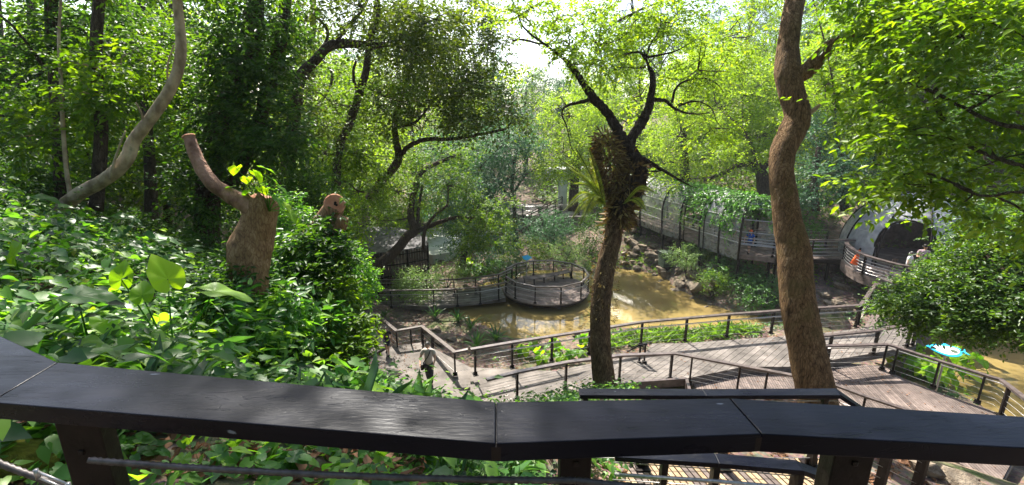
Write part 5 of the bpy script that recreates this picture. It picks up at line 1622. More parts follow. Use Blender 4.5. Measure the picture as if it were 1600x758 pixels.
T('tree', 'dark straight trunk near the left edge with a branch forking left', 'leaf_dark', 'bark_dark', [(98, 330, 9, 26), (94, 240, 9, 26), (88, 130, 9, 26), (82, 50, 9, 24), (78, -40, 9, 22)],
  [[(86, 115, 9, 10), (62, 95, 8.8, 8), (38, 62, 8.6, 6), (8, 30, 8.4, 5), (-40, 0, 8, 4)]], [(30, 130, 9.3, 70, 40, 1.2), (140, 60, 9.6, 90, 50, 1.2), (130, -40, 9, 70, 34, 1.2), (20, 70, 8.4, 40, 18, .6)], leaf=.12, kind='oval', total=7000, seed=3)
T('tree', 'thin pale sapling stem left of the leaning trunk', 'leaf_mid', 'bark_pale', [(112, 318, 7.6, 10), (103, 260, 7.6, 8), (98, 190, 7.6, 8), (95, 120, 7.6, 7), (92, 60, 7.6, 6), (96, -10, 7.6, 5), (104, -90, 7.6, 4)], [], [(150, 150, 8, 70, 44, .8), (60, 210, 8, 50, 40, .8), (190, 110, 8.2, 60, 40, .8)], leaf=.115, kind='oval', total=4500, seed=4)
T('tree', 'tree with a low bough arching over the slope left of centre', 'leaf_olive', 'bark_dark', [(440, 330, 13, 26), (452, 240, 13, 24), (462, 160, 13, 22), (470, 120, 13, 20), (492, 95, 13, 16), (515, 72, 13, 16), (545, 68, 13, 15), (580, 72, 13, 12), (612, 68, 13, 8)],
  [[(520, 72, 13, 7), (545, 40, 13, 6), (572, 5, 13, 5), (580, -30, 13, 4)], [(500, 85, 13, 6), (512, 50, 13, 5), (490, 20, 13, 4)], [(575, 72, 13, 7), (590, 30, 13, 6), (590, -20, 13, 5)]],
  [(620, 60, 13, 65, 46, 1.6), (560, 10, 13.2, 90, 40, 1.7), (660, 90, 13, 40, 36, 1.2), (480, 30, 13.5, 60, 50, 1.3), (470, 170, 13, 44, 50, 1.2), (680, 30, 13, 50, 50, 1.3)], leaf=.125, total=17000, seed=5)
T('tree', 'slim wavy trunk crossing in front of the yellow-green wood', 'leaf_mid', 'bark_dark', [(525, 330, 15, 16), (528, 240, 15, 14), (545, 195, 15, 14), (560, 150, 15, 14), (572, 110, 15, 12), (578, 60, 15, 10), (588, 10, 15, 8), (592, -40, 15, 8)],
  [[(560, 150, 15, 6), (552, 120, 15, 5), (556, 95, 15, 4)]], [(600, 150, 15.5, 60, 40, 1.6), (520, 160, 15.5, 50, 50, 1.4), (505, 240, 15, 50, 50, 1.4), (560, 240, 16, 60, 40, 1.5), (560, 300, 16, 50, 36, 1.3)], leaf=.10, total=17000, seed=6)
T('tree', 'dark tree with flat layered boughs reaching right over the pond', 'leaf_olive', 'bark_dark', [(575, 312, 17, 13), (595, 285, 17, 13), (615, 262, 17, 14), (623, 245, 17, 13), (618, 215, 17, 10), (617, 185, 17, 9), (628, 150, 17, 8), (640, 110, 17, 6), (650, 70, 17, 5)],
  [[(622, 248, 17, 8), (640, 228, 17, 8), (665, 218, 17, 7), (700, 218, 17, 6), (740, 212, 17, 5), (790, 202, 17, 4)], [(618, 200, 17, 5), (650, 190, 17, 4), (672, 165, 17, 3)]],
  [(740, 190, 17, 60, 22, 1.6), (800, 185, 17, 36, 16, 1.3), (690, 150, 17, 50, 26, 1.6), (740, 145, 17.3, 50, 18, 1.5), (640, 140, 17, 40, 30, 1.4), (770, 160, 17.5, 30, 14, 1), (650, 60, 17, 80, 56, 2), (700, 110, 17, 50, 36, 1.6), (610, 180, 17, 40, 26, 1.2), (760, 70, 17.4, 34, 44, 1.4), (730, 20, 17, 40, 26, 1.4)], leaf=.15, total=24000, seed=7, flat=.4)
T('tree', 'leaning tree in front of the hut roof with a bent double trunk', 'leaf_mid', 'bark_dark', [(560, 450, 25, 20), (572, 422, 25, 20), (600, 408, 25, 18), (622, 388, 25, 16), (636, 370, 25, 15), (648, 360, 25, 14), (642, 340, 25, 12), (643, 318, 25, 10), (650, 290, 25, 10), (660, 268, 25, 8), (690, 252, 25, 6), (720, 240, 25, 4)],
  [[(650, 362, 25, 8), (680, 350, 25, 7), (715, 340, 25, 6), (760, 342, 25, 4)], [(650, 362, 25, 6), (655, 320, 25.4, 5), (660, 290, 25.6, 4)], [(664, 395, 24.6, 7), (662, 370, 24.6, 6), (672, 345, 24.6, 5), (700, 320, 24.6, 4)]],
  [(620, 300, 25, 60, 30, 2), (700, 290, 25, 60, 30, 2.2), (760, 330, 25, 50, 26, 2), (590, 345, 23.5, 30, 24, 1.2), (760, 360, 24, 50, 24, 1.6), (690, 240, 26, 60, 24, 2), (740, 380, 24, 34, 12, 1)], leaf=.14, total=17000, seed=8, flat=.4)
T('tree', 'dense blue-green tree above the boardwalk, left of the far stairway', 'leaf_blue', 'bark_dark', [(722, 420, 30, 10), (730, 360, 30, 10), (745, 300, 30, 8)], [],
  [(745, 325, 29, 55, 40, 2.6), (700, 300, 30, 50, 36, 2.4), (770, 365, 28, 40, 30, 1.8), (780, 285, 31, 36, 40, 2), (730, 260, 31, 50, 30, 2.5), (720, 375, 28, 36, 20, 1.4), (790, 222, 30.5, 50, 34, 2.4), (832, 222, 31, 22, 16, 1.4), (700, 225, 30, 44, 30, 2.2)], leaf=.17, total=27000, seed=9, rb=.6)
T('tree', 'slender dark-stemmed tree beside the far stairway', 'leaf_blue', 'bark_dark', [(806, 378, 33, 7), (804, 330, 33, 6), (800, 290, 33, 6), (806, 240, 33, 5), (812, 190, 33, 4)], [[(804, 300, 33, 4), (820, 275, 33, 3), (840, 262, 33, 3)], [(800, 310, 33, 4), (782, 290, 33, 3), (770, 270, 33, 2)]],
  [(800, 250, 33, 40, 36, 2.4), (780, 220, 34, 40, 30, 2.4), (825, 215, 35, 36, 30, 2)], leaf=.16, total=9000, seed=10)
# yellow-green trees across the centre/right
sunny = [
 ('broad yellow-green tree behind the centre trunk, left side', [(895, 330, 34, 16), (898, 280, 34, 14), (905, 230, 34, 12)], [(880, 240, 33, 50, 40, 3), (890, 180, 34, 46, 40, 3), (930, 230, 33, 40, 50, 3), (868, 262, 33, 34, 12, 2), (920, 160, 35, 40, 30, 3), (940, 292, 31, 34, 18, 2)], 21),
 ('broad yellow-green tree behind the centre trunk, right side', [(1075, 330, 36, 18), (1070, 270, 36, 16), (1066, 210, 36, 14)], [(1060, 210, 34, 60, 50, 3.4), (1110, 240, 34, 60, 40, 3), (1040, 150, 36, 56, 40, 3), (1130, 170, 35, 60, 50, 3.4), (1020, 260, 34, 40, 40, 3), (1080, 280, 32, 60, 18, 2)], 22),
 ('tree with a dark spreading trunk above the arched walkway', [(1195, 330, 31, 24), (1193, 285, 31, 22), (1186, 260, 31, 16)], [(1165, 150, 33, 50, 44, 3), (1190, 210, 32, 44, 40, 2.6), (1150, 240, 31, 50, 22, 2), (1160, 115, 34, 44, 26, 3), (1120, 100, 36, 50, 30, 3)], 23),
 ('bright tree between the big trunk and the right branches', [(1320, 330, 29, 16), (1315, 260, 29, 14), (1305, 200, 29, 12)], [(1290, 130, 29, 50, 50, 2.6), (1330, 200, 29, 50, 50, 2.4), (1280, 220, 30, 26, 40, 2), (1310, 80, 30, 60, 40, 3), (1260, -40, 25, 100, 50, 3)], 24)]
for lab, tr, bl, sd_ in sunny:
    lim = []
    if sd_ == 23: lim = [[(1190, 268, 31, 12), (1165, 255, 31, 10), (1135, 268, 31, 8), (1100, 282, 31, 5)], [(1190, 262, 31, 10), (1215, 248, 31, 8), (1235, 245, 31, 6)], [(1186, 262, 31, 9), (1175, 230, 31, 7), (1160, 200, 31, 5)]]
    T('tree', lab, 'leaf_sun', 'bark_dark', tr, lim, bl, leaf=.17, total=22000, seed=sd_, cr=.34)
T('tree', 'dark leafy tree behind the big trunk above the open walkway', 'leaf_blue', 'bark_dark', [(1275, 330, 27, 14), (1272, 280, 27, 12), (1280, 230, 27, 10)], [], [(1290, 270, 26.5, 44, 40, 2), (1330, 275, 26.5, 36, 34, 1.8), (1270, 210, 28, 34, 34, 2), (1240, 300, 28, 26, 24, 1.6)], leaf=.14, total=13000, seed=25, rb=.4)
# low ground bush to the right, front of cage
T('tree', 'dense round-leaved branch mass hanging in front of the cage at the right', 'leaf_bush', 'bark_dark', [(1640, 640, 9, 26), (1610, 520, 9, 22), (1580, 440, 9.5, 16), (1540, 400, 10, 10)],
  [[(1600, 500, 9.2, 10), (1540, 490, 10, 8), (1470, 470, 10.5, 6)], [(1590, 470, 9.4, 9), (1520, 430, 10, 7), (1450, 440, 10.5, 5)]],
  [(1478, 474, 10.5, 66, 30, 1.1), (1555, 430, 10, 70, 50, 1.4), (1600, 470, 9.6, 78, 50, 1.5), (1420, 482, 11, 38, 24, .8), (1500, 490, 10.2, 62, 22, 1.0), (1575, 365, 10.4, 55, 40, 1.2), (1520, 424, 10.8, 40, 22, .9)], leaf=.085, kind='oval', total=56000, seed=26, width=.6, cr=.3, rb=.45)
# right foreground tree with sprays of large leaves
T('tree', 'foreground tree at the right edge with large bright leaves on long thin boughs', 'leaf_glossy', 'bark_dark', [(1740, 420, 5.2, 60), (1700, 300, 5.2, 50), (1680, 180, 5.4, 44), (1690, 40, 5.4, 36), (1700, -80, 5.4, 30)],
  [[(1690, 230, 5.3, 14), (1600, 200, 5.6, 11), (1550, 190, 5.9, 9), (1470, 150, 6.4, 7), (1400, 120, 7, 5)], [(1690, 280, 5.3, 12), (1600, 260, 5.6, 10), (1540, 240, 6, 8), (1480, 215, 6.4, 6), (1420, 210, 6.8, 4)],
   [(1690, 130, 5.3, 12), (1600, 60, 5.6, 9), (1520, 20, 6, 7), (1450, -10, 6.5, 5)], [(1700, 320, 5.3, 10), (1600, 300, 5.6, 8), (1530, 305, 6, 6), (1440, 270, 6.6, 5), (1350, 290, 7.2, 3)], [(1475, 190, 6.4, 9), (1462, 160, 6.4, 8), (1468, 110, 6.4, 6)]],
  [(1440, 120, 6.8, 80, 30, .9), (1420, 205, 6.8, 76, 26, .8), (1500, 60, 6.3, 100, 46, 1), (1550, 150, 6, 90, 46, 1), (1365, 280, 7, 56, 20, .6), (1455, 290, 6.6, 70, 16, .6), (1560, 250, 6, 80, 40, .9), (1440, 20, 6.8, 80, 30, 1), (1560, 20, 5.8, 80, 40, 1), (1390, 302, 7, 50, 8, .4), (1345, 150, 7.4, 30, 18, .5), (1600, 330, 6, 56, 34, .9), (1500, 320, 6.6, 40, 14, .5)],
  leaf=.125, kind='oval', total=9500, seed=27, width=.55, cr=.38, flat=.25, shell=.1, rb=.65, up=1.0, per=6)
for i, (lab, tr, bl, mt) in enumerate([
 ('sunlit bush-tree behind the cage at the right', [(1480, 330, 30, 14), (1478, 260, 30, 12)], [(1470, 240, 30, 70, 50, 2.6), (1540, 230, 29, 60, 60, 2.6), (1420, 300, 30, 50, 30, 2)], 'leaf_mid'),
 ('shaded tree at the far right behind the large leaves', [(1545, 400, 18, 20), (1548, 300, 18, 18), (1540, 200, 18, 14)], [(1560, 300, 18, 60, 50, 1.8), (1600, 180, 18, 80, 80, 2.4), (1500, 180, 19, 60, 60, 2), (1620, 380, 16, 60, 60, 1.6)], 'leaf_dark')]):
    T('tree', lab, mt, 'bark_dark', tr, [], bl, leaf=.15, total=14000, seed=30 + i)

# left-hand wood: trunks at several distances
lw = [(18, 300, 14, 22, 'dark crooked trunk at the far left edge', 1), (145, 330, 13, 14, 'dark stem between the two pale trunks', 2), (238, 330, 12, 20, 'straight dark trunk right of the leaning pale trunk', 3), (205, 320, 17, 18, 'grey-black trunk deep in the shaded wood', 4), (262, 345, 15, 14, 'thin dark trunk close behind the sawn limb', 5), (470, 340, 20, 14, 'dark trunk behind the second stump', 6), (60, 310, 19, 20, 'distant dark trunk between the left-edge trees', 7)]
for (px, py, d, w, lab, sd_) in lw:
    g = random.Random(sd_); k = g.uniform(-18, 18)
    T('tree', lab, ['leaf_mid', 'leaf_dark', 'leaf_mid'][sd_ % 3], 'bark_dark', [(px, py + 25, d, w * 1.2), (px + k * .4, py - 70, d, w), (px + k, py - 160, d, w * .9), (px + k * 1.6, py - 250, d, w * .8), (px + k * 2, py - 380, d, w * .6)],
      [[(px + k, py - 150, d, w * .4), (px + k + g.uniform(-60, 60), py - 220, d, w * .3), (px + k + g.uniform(-100, 100), py - 270, d, w * .2)] for _ in range(2)],
      [(px + k + g.uniform(-70, 70), py - g.uniform(60, 275), d + g.uniform(-1, 1), g.uniform(50, 85), g.uniform(24, 46), d * .11) for _ in range(7)], leaf=.09 + .0055 * d, total=7500, seed=60 + sd_, kind='quad', twigs=.4, flat=.45)

# distant wood: a few crowns copied along the back
def far_tree(seed, mat, label):
    g = np.random.default_rng(seed); root = empty('tree', (0, 0, 0), label, 'tree', None)
    mb = MB(); hgt = 13
    limb_w(mb, [(0, 0, -1, .32), (.2, .1, 4, .26), (-.1, 0, 8, .18), (.1, 0, 11, .08)], 8, 4, .2, g)
    B = [((g.uniform(-2.6, 2.6), g.uniform(-2, 2), g.uniform(5, 12.5)), g.uniform(1.6, 2.6)) for _ in range(9)] + [((g.uniform(-3, 3), g.uniform(-2, 2), g.uniform(1.5, 5)), g.uniform(1.4, 2.2)) for _ in range(5)]
    parts = []
    for c, r in B:
        c = np.array(c); cen, p, out = crown_points(c, np.array([r, r, r * .7]), 13, 9, g, .3, .32, .55)
        parts.append(sprays(p, out, 8, .23, 'quad', g, .6, 3.6, .2)[0])
        limb_w(mb, [(0, 0, c[2] * .7, .1), (*(c * .5 + np.array([0, 0, c[2] * .38])), .07), (*c, .03)], 5, 3, .3, g)
    mb.build('trunk', M['bark_dark'], root, smooth=True); leaf_object('crown', parts, M[mat], root); return root
protos = [far_tree(101, 'leaf_mid', ''), far_tree(102, 'leaf_blue', ''), far_tree(103, 'leaf_sun', ''), far_tree(104, 'leaf_dark', '')]
far = []
# (px, depth, proto, scale)
for px, d, k, s in [(-60, 30, 0, .7), (40, 30, 2, .72), (120, 24, 0, .66), (190, 34, 2, .8), (260, 27, 2, .95), (330, 24, 3, 1), (330, 38, 2, 1.1), (410, 30, 2, 1.1), (470, 36, 2, 1.1), (540, 34, 2, 1.05), (500, 26, 2, .9), (600, 42, 2, 1.15), (650, 38, 2, .9), (700, 46, 0, 1.15), (760, 52, 1, 1.15), (820, 60, 0, .95), (870, 62, 1, 1.0), (930, 58, 1, .95),
                    (990, 50, 2, 1.0), (1060, 52, 2, 1.0), (1120, 48, 2, .95), (1180, 52, 0, .85), (1230, 44, 0, .85), (1290, 40, 2, 1.1), (1350, 38, 2, 1.1), (1420, 36, 0, 1.05), (1490, 38, 2, 1.1), (1560, 34, 0, 1.1), (1640, 30, 0, 1.1), (1700, 36, 2, 1.1), (740, 44, 0, .8), (560, 48, 1, 1.2), (80, 40, 2, .8), (-20, 36, 0, .9)] + [(x, 84 + (i * 37) % 17, i % 2, (.75 if x < 260 else 1.35) if (x < 660 or x > 930) else .95) for i, x in enumerate(range(-100, 1760, 62))]:
    far.append((px, d, k, s))
used = [False] * 4
BEHIND = [(-9, -9, 0), (-3, -8, 3), (3, -9, 0), (9, -8, 3), (15, -6, 0), (-15, -6, 3), (-5, -16, 2), (6, -16, 0)]  # unseen trees added behind the camera to cut sky light on the handrail
near_words = {0: 'mid-green', 1: 'bluish-green', 2: 'yellow-green', 3: 'dark green'}
def where(px):
    for lim, t in ((150, 'far left, beyond the dark straight trunk'), (300, 'left, seen past the leaning pale trunk'), (450, 'left of centre behind the sawn stump'), (600, 'behind the layered boughs left of centre'), (720, 'above the hut roof'), (860, 'in the gap above the far stairway'), (960, 'behind the footbridge'),
                   (1110, 'behind the fork of the centre tree'), (1220, 'above the arched walkway'), (1330, 'just right of the big trunk'), (1460, 'above the round cage'), (9999, 'at the far right edge')):
        if px < lim: return t
cnts = {}
for px, d, k, s in far:
    p = W(px, 300, d=d); z = gz(p.x, p.y)
    o = protos[k] if not used[k] else copy_tree(protos[k]); used[k] = True
    o.location = (p.x, p.y, z - .2); o.scale = (s, s, s * random.uniform(.92, 1.08)); o.rotation_euler = (0, 0, random.uniform(0, 6.28))
    w_ = where(px); key = (k, w_); cnts[key] = cnts.get(key, 0) + 1
    o['label'] = f'{near_words[k]} background tree {w_}' + ('' if cnts[key] == 1 else (', the more distant one' if d > 34 else ', the nearer one') if cnts[key] == 2 else ', farthest of them'); o['group'] = 'background trees closing the view'

for i, (x, y, k) in enumerate(BEHIND):
    o = copy_tree(protos[k]); o.location = (x, y, gz(x, y) - .3); o.rotation_euler = (0, 0, i * 1.3); o.scale = (1, 1, 1)
    o['label'] = f'{near_words[k]} unseen tree behind the viewing deck, added to cut sky light'; o['group'] = 'unseen trees added behind the viewing deck'
# ------------------------------------------------------------------ shrubs
def shrub(px, py, z, rx, ry, mat, label, leaf=.08, total=3500, seed=1, stems=6, up=.5, kind='quad', width=.5, zc=None, cr=.3, rb=.5, nleaf=7):
    p = W(px, py + ry * .8, z=z); d = (p - Vector((0, 0, H))).dot(Vector((0, CP, -SP)))
    gz_ = gz(p.x, p.y)
    c = W(px, py, d=d); g = np.random.default_rng(seed)
    root = empty('shrub', Vector((p.x, p.y, gz_)), label, 'shrub')
    rad = np.array([rx * d / F, max(rx, ry) * d / F * .8, ry * d / F])
    n = max(10, total // nleaf)
    cen, P_, out = crown_points(np.array(c), rad, max(5, n // 7), 7, g, .35, cr, .7)
    P_[:, 2] = np.maximum(P_[:, 2], gz_ + .05)
    leaf_object('foliage', [sprays(P_, out, nleaf, leaf, kind, g, width, 3.5, .1, up, rb)[0]], M[mat], root)
    mb = MB()
    for k in range(stems):
        ce = cen[k % len(cen)]
        limb_w(mb, [(p.x + g.normal() * .1, p.y + g.normal() * .1, gz_ - .05, .03), (*((np.array([p.x, p.y, gz_]) + ce) / 2 + g.normal(size=3) * .1), .02), (*ce, .008)], 5, 4, .2, g)
    mb.build('stems', M['bark_dark'], root, smooth=True)
    return root
sh = [
 (656, 446, .45, 36, 28, 'pale_shrub', 'pale green shrub standing against the boardwalk railing', .12, 5200), (700, 425, .5, 30, 22, 'pale_shrub', 'small pale shrub right of the pale boardwalk shrub', .11, 1800),
 (858, 360, .8, 40, 32, 'leaf_blue', 'rounded blue-green bush below the far stairway', .15, 5200), (925, 365, .8, 26, 34, 'leaf_dark', 'dark round bush just left of the centre trunk', .13, 3600),
 (820, 395, .5, 40, 20, 'leaf_mid', 'low mixed green bush behind the round platform', .13, 3000), (880, 395, .5, 40, 18, 'pale_shrub', 'low light-leaved bush right behind the round platform', .12, 2800), (780, 400, .5, 36, 18, 'leaf_blue', 'low bluish bush behind the boardwalk end', .13, 2600),
 (895, 312, 2, 40, 20, 'pale_shrub', 'pinkish pale shrub right of the bridge pillar', .2, 1800),
 (1100, 392, 1.7, 30, 14, 'leaf_strap', 'low green bush in front of the arched walkway', .12, 2600), (1075, 400, 1.5, 34, 16, 'pale_shrub', 'leafy light bush beside the louvred box', .11, 2600), (1130, 398, 1.8, 26, 12, 'leaf_mid', 'small bush at the foot of the arched walkway', .11, 1500),
 (1160, 430, .6, 52, 28, 'leaf_strap', 'large bright bush on the right pond bank', .12, 6500), (1195, 460, .4, 40, 26, 'leaf_strap', 'drooping bush over the water beside the big trunk', .12, 4600), (1115, 440, .8, 26, 16, 'leaf_mid', 'low bush between the large rock and the bright bush', .11, 1800),
 (1320, 420, 1.2, 18, 16, 'leaf_strap', 'small leafy bush below the balcony', .12, 1200), (1350, 400, 1.4, 14, 12, 'leaf_dark', 'little dark bush tucked under the balcony', .12, 700),
 (1250, 330, 3.2, 42, 34, 'vine', 'curtain of ivy hanging right of the big trunk', .13, 4800), (1262, 380, 2.4, 20, 30, 'vine', 'lower strand of ivy over the open walkway', .12, 2200),
 (590, 395, 1.0, 30, 26, 'leaf_dark', 'dark shrub in front of the hut roof', .13, 2600), (560, 410, .8, 26, 30, 'leaf_mid', 'leafy shrub at the left end of the hut wall', .12, 2600),
 (770, 425, .45, 40, 12, 'leaf_strap', 'low green planting behind the boardwalk bend', .13, 1900), (700, 345, 1.2, 34, 14, 'leaf_sun', 'sunny bush beyond the hut', .16, 1300), (625, 330, 1.4, 40, 18, 'leaf_sun', 'yellowish bush beyond the hut roof', .17, 1600)]
for i, (px, py, z, rx, ry, mt, lab, lf, tot) in enumerate(sh):
    shrub(px, py, z, rx, ry, mt, lab, lf, tot, seed=200 + i)
# leafy mass between stump two and the landings
def veg_mass(lst, seed0, mat, leaf, tot, kind='oval'):
    for i, (px, py, d, rx, ry, rd, lab) in enumerate(lst):
        c = W(px, py, d=d); g = np.random.default_rng(seed0 + i)
        b = W(px, py + ry, d=d); b.z = gz(c.x, c.y)
        root = empty('shrub', b, lab, 'shrub')
        rad = np.array([rx * d / F, rd, ry * d / F]); n = tot // 8
        cen, P_, out = crown_points(np.array(c), rad, max(5, n // 8), 8, g, .3, .3, .6)
        leaf_object('foliage', [sprays(P_, out, 8, leaf, kind, g, .45, 3.5, .2, .6)[0]], M[mat], root)
        mb = MB()
        for k in range(6): limb_w(mb, [(b.x, b.y, b.z - .1, .03), (*((np.array(b) + cen[k % len(cen)]) / 2), .02), (*cen[k % len(cen)], .008)], 5, 4, .3, g)
        mb.build('stems', M['bark_dark'], root, smooth=True)
veg_mass([(500, 395, 6.0, 34, 30, .4, 'glossy climbing shrub beside the second stump'), (470, 455, 5.6, 34, 26, .5, 'dark leafy shrub below the second stump')], 300, 'leaf_dark', .085, 3000)
veg_mass([(515, 450, 5.8, 30, 34, .4, 'bright-edged shrub between the second stump and the hut'), (535, 535, 5.4, 34, 28, .5, 'dense shrub beside the landings')], 303, 'leaf_mid', .075, 3000)
veg_mass([(480, 515, 5.2, 44, 26, .5, 'broad-leaved shrub on the bank above the landings'), (395, 505, 4.45, 52, 40, .35, 'leafy shrub hiding the foot of the sawn stump'), (455, 410, 5.9, 24, 30, .35, 'light-leaved shrub between the two stumps')], 306, 'leaf_ground', .10, 1900, 'heart')
veg_mass([(430, 545, 4.8, 46, 22, .5, 'dark shrub at the foot of the sawn stump'), (355, 455, 4.7, 22, 30, .25, 'narrow shrub climbing the left side of the sawn stump')], 310, 'leaf_dark', .07, 2600)
veg_mass([(545, 440, 7, 30, 50, .5, 'bright-leaved shrub in front of the hut wall'), (440, 350, 6.8, 36, 40, .5, 'pale feathery shrub between the stumps')], 320, 'leaf_ground', .06, 4200)
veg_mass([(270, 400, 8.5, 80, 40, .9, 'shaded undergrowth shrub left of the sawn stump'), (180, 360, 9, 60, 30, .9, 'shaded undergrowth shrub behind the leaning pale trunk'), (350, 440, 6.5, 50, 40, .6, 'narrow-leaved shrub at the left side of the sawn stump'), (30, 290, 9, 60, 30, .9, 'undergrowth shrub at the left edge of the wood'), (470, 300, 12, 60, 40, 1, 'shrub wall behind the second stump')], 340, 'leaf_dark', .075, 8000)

# ------------------------------------------------------------------ strappy and big-leaved plants
def blade_mesh(L, w, bend, n=6):
    vs, fs = [], []
    for i in range(n + 1):
        t = i / n; an = bend * t; x = L * (math.sin(an) / bend if bend else t); z = L * ((1 - math.cos(an)) / bend) if bend else 0
        ww = w * (math.sin(math.pi * min(1, .25 + t * .75)) ** .8 if t < 1 else .02)
        h = L * t * math.cos(an * .5); dx = L * t * math.sin(an * .5)
        vs += [(-ww / 2, dx, h), (0, dx + .15 * ww, h - .0), (ww / 2, dx, h)]
    for i in range(n):
        a = i * 3; fs += [(a, a + 1, a + 4, a + 3), (a + 1, a + 2, a + 5, a + 4)]
    return vs, fs
def shared_leaf(name, vs, fs, mat, rv):
    me = bpy.data.meshes.new(name); me.from_pydata(vs, [], fs); me.materials.append(M[mat])
    a = me.attributes.new('rnd', 'FLOAT', 'FACE'); a.data.foreach_set('value', np.full(len(fs), rv, dtype=np.float32)); me.update(); return me
straps = [shared_leaf('leaf', *blade_mesh(1, .10, b), 'leaf_strap', r) for b, r in ((.9, .3), (1.3, .6), (1.7, .9), (.5, .5))]
def strap_plant(px, py, z, size, label, n=22, group=None):
    p = W(px, py, z=z); p.z = max(gz(p.x, p.y), .02)
    root = empty('plant', p, label, 'plant', group)
    for k in range(n):
        o = bpy.data.objects.new('leaf', straps[random.randrange(4)]); COL.objects.link(o); o.parent = root
        s = size * random.uniform(.7, 1.15); o.scale = (s, s, s)
        o.rotation_euler = (-random.uniform(.0, .75), 0, k * 2.399 + random.uniform(-.3, .3))
for (px, py, z, s, lab) in ((745, 540, .3, 1.0, 'strap-leaved lily clump beside the landing railing'), (715, 500, .2, .8, 'small strap-leaved clump at the pond edge near the boardwalk'), (680, 492, .3, .8, 'strap-leaved clump below the pale shrub'), (775, 530, .2, .9, 'strap-leaved clump in front of the dark water'), (600, 490, .5, .6, 'low strap-leaved tuft beneath the boardwalk'), (735, 512, .2, .8, 'upright strap-leaved clump between two lower clumps')):
    strap_plant(px, py, z, s, lab)

def taro_leaf_mesh(rv, mat='leaf_taro', fold=.20, wave=.035):
    """heart-shaped blade with pressed-in side veins, tip at +y, stalk at the origin"""
    n, rows = 40, 5
    outl = []
    for k in range(n + 1):
        a = math.pi * (2 * k / n - 1)
        r = .40 + .13 * (1 + math.cos(a)) / 2 + .24 * max(0, 1 - abs(a) / .7) ** 1.6
        if abs(a) > 2.6: r *= 1 - .78 * ((abs(a) - 2.6) / .54) ** 1.3
        outl.append((math.sin(a) * r * .86, math.cos(a) * r, a))
    vs = [(0, 0, 0)]; fs = []
    for j in range(1, rows + 1):
        f_ = j / rows
        for (x, y, a) in outl:
            vein = -.012 * max(0, math.cos(a * 7)) * math.sin(math.pi * f_) 
            z = fold * abs(x * f_) * (1 - .5 * f_) - .32 * max(0, y * f_) ** 2 - .25 * max(0, -y * f_) ** 2 + wave * math.sin(a * 5 + rv * 9) * f_ ** 2 + vein
            vs.append((x * f_, y * f_, z))
    m = n + 1
    for i in range(n): fs.append((0, 1 + i, 2 + i))
    for j in range(rows - 1):
        for i in range(n):
            p = 1 + j * m + i; fs.append((p, p + m, p + m + 1, p + 1))
    me = shared_leaf('leaf', vs, fs, mat, rv)
    me.polygons.foreach_set('use_smooth', [True] * len(me.polygons))
    return me
taros = [taro_leaf_mesh(r) for r in (.15, .4, .65, .95)]
taros_g = [taro_leaf_mesh(r, 'leaf_ground') for r in (.2, .5, .8, 1.0)]
stalk_me = None
def stalk(root, a, b, r=.008):
    mb = MB(); mid = (a + b) / 2 + Vector((0, 0, (b - a).length * .08)); mb.tube([a, mid, b], [r, r * .8, r * .5], 5); mb.build('stalk', M['leaf_taro'], root)
def put_leaf(root, meshes, pos, size, yaw, pitch, roll=0):
    o = bpy.data.objects.new('leaf', meshes[random.randrange(len(meshes))]); COL.objects.link(o); o.parent = root
    o.location = pos - origin_of(root); o.scale = (size,) * 3
    o.rotation_euler = Matrix.Rotation(yaw, 3, 'Z').__matmul__(Matrix.Rotation(pitch, 3, 'X')).__matmul__(Matrix.Rotation(roll, 3, 'Y')).to_euler()
    return o
def taro(p, size, n, label, meshes=taros, hgt=.8, group=None, spread=.5):
    p = Vector(p); root = empty('plant', p, label, 'plant', group)
    for k in range(n):
        yaw = k * 2.4 + random.uniform(-.4, .4); r = spread * size * random.uniform(.6, 1.6); h = hgt * size * random.uniform(.6, 1.3)
        q = p + Vector((-math.sin(yaw) * r, math.cos(yaw) * r, h)); stalk(root, p, q, .012 * size)
        put_leaf(root, meshes, q, size * random.uniform(.6, 1.1), yaw, -random.uniform(.2, 1.0))
# planting strips
i = 0
for px, py, z, s in [(820, 545, .5, .5), (850, 552, .6, .55), (880, 548, .6, .55), (905, 545, .6, .5), (835, 530, .4, .45), (865, 535, .5, .5), (915, 530, .5, .5)]:
    p = W(px, py, z=z); p.z = gz(p.x, p.y); taro(p, s, 8, 'bright taro plant in the strip between pond and walkway railing, left of the centre trunk', group='taro plants left of the centre trunk')
for px, py in [(1392, 562), (1415, 570), (1430, 580), (1450, 585), (1462, 575), (1440, 565), (1478, 592), (1495, 580), (1502, 560), (1412, 552), (1520, 570), (1455, 600)]:
    p = W(px, py, z=.6); p.z = max(.0, gz(p.x, p.y)); taro(p, .55, 9, 'bright broad-leaved plant in the clump below the fish-shaped sign', hgt=1.5, group='broad-leaved plants below the fish-shaped sign')
for px, py in [(725, 425), (748, 420), (765, 415), (735, 415)]:
    p = W(px, py, z=.5); p.z = gz(p.x, p.y); taro(p, .6, 6, 'dark taro plant behind the boardwalk bend', group='taro plants behind the boardwalk')
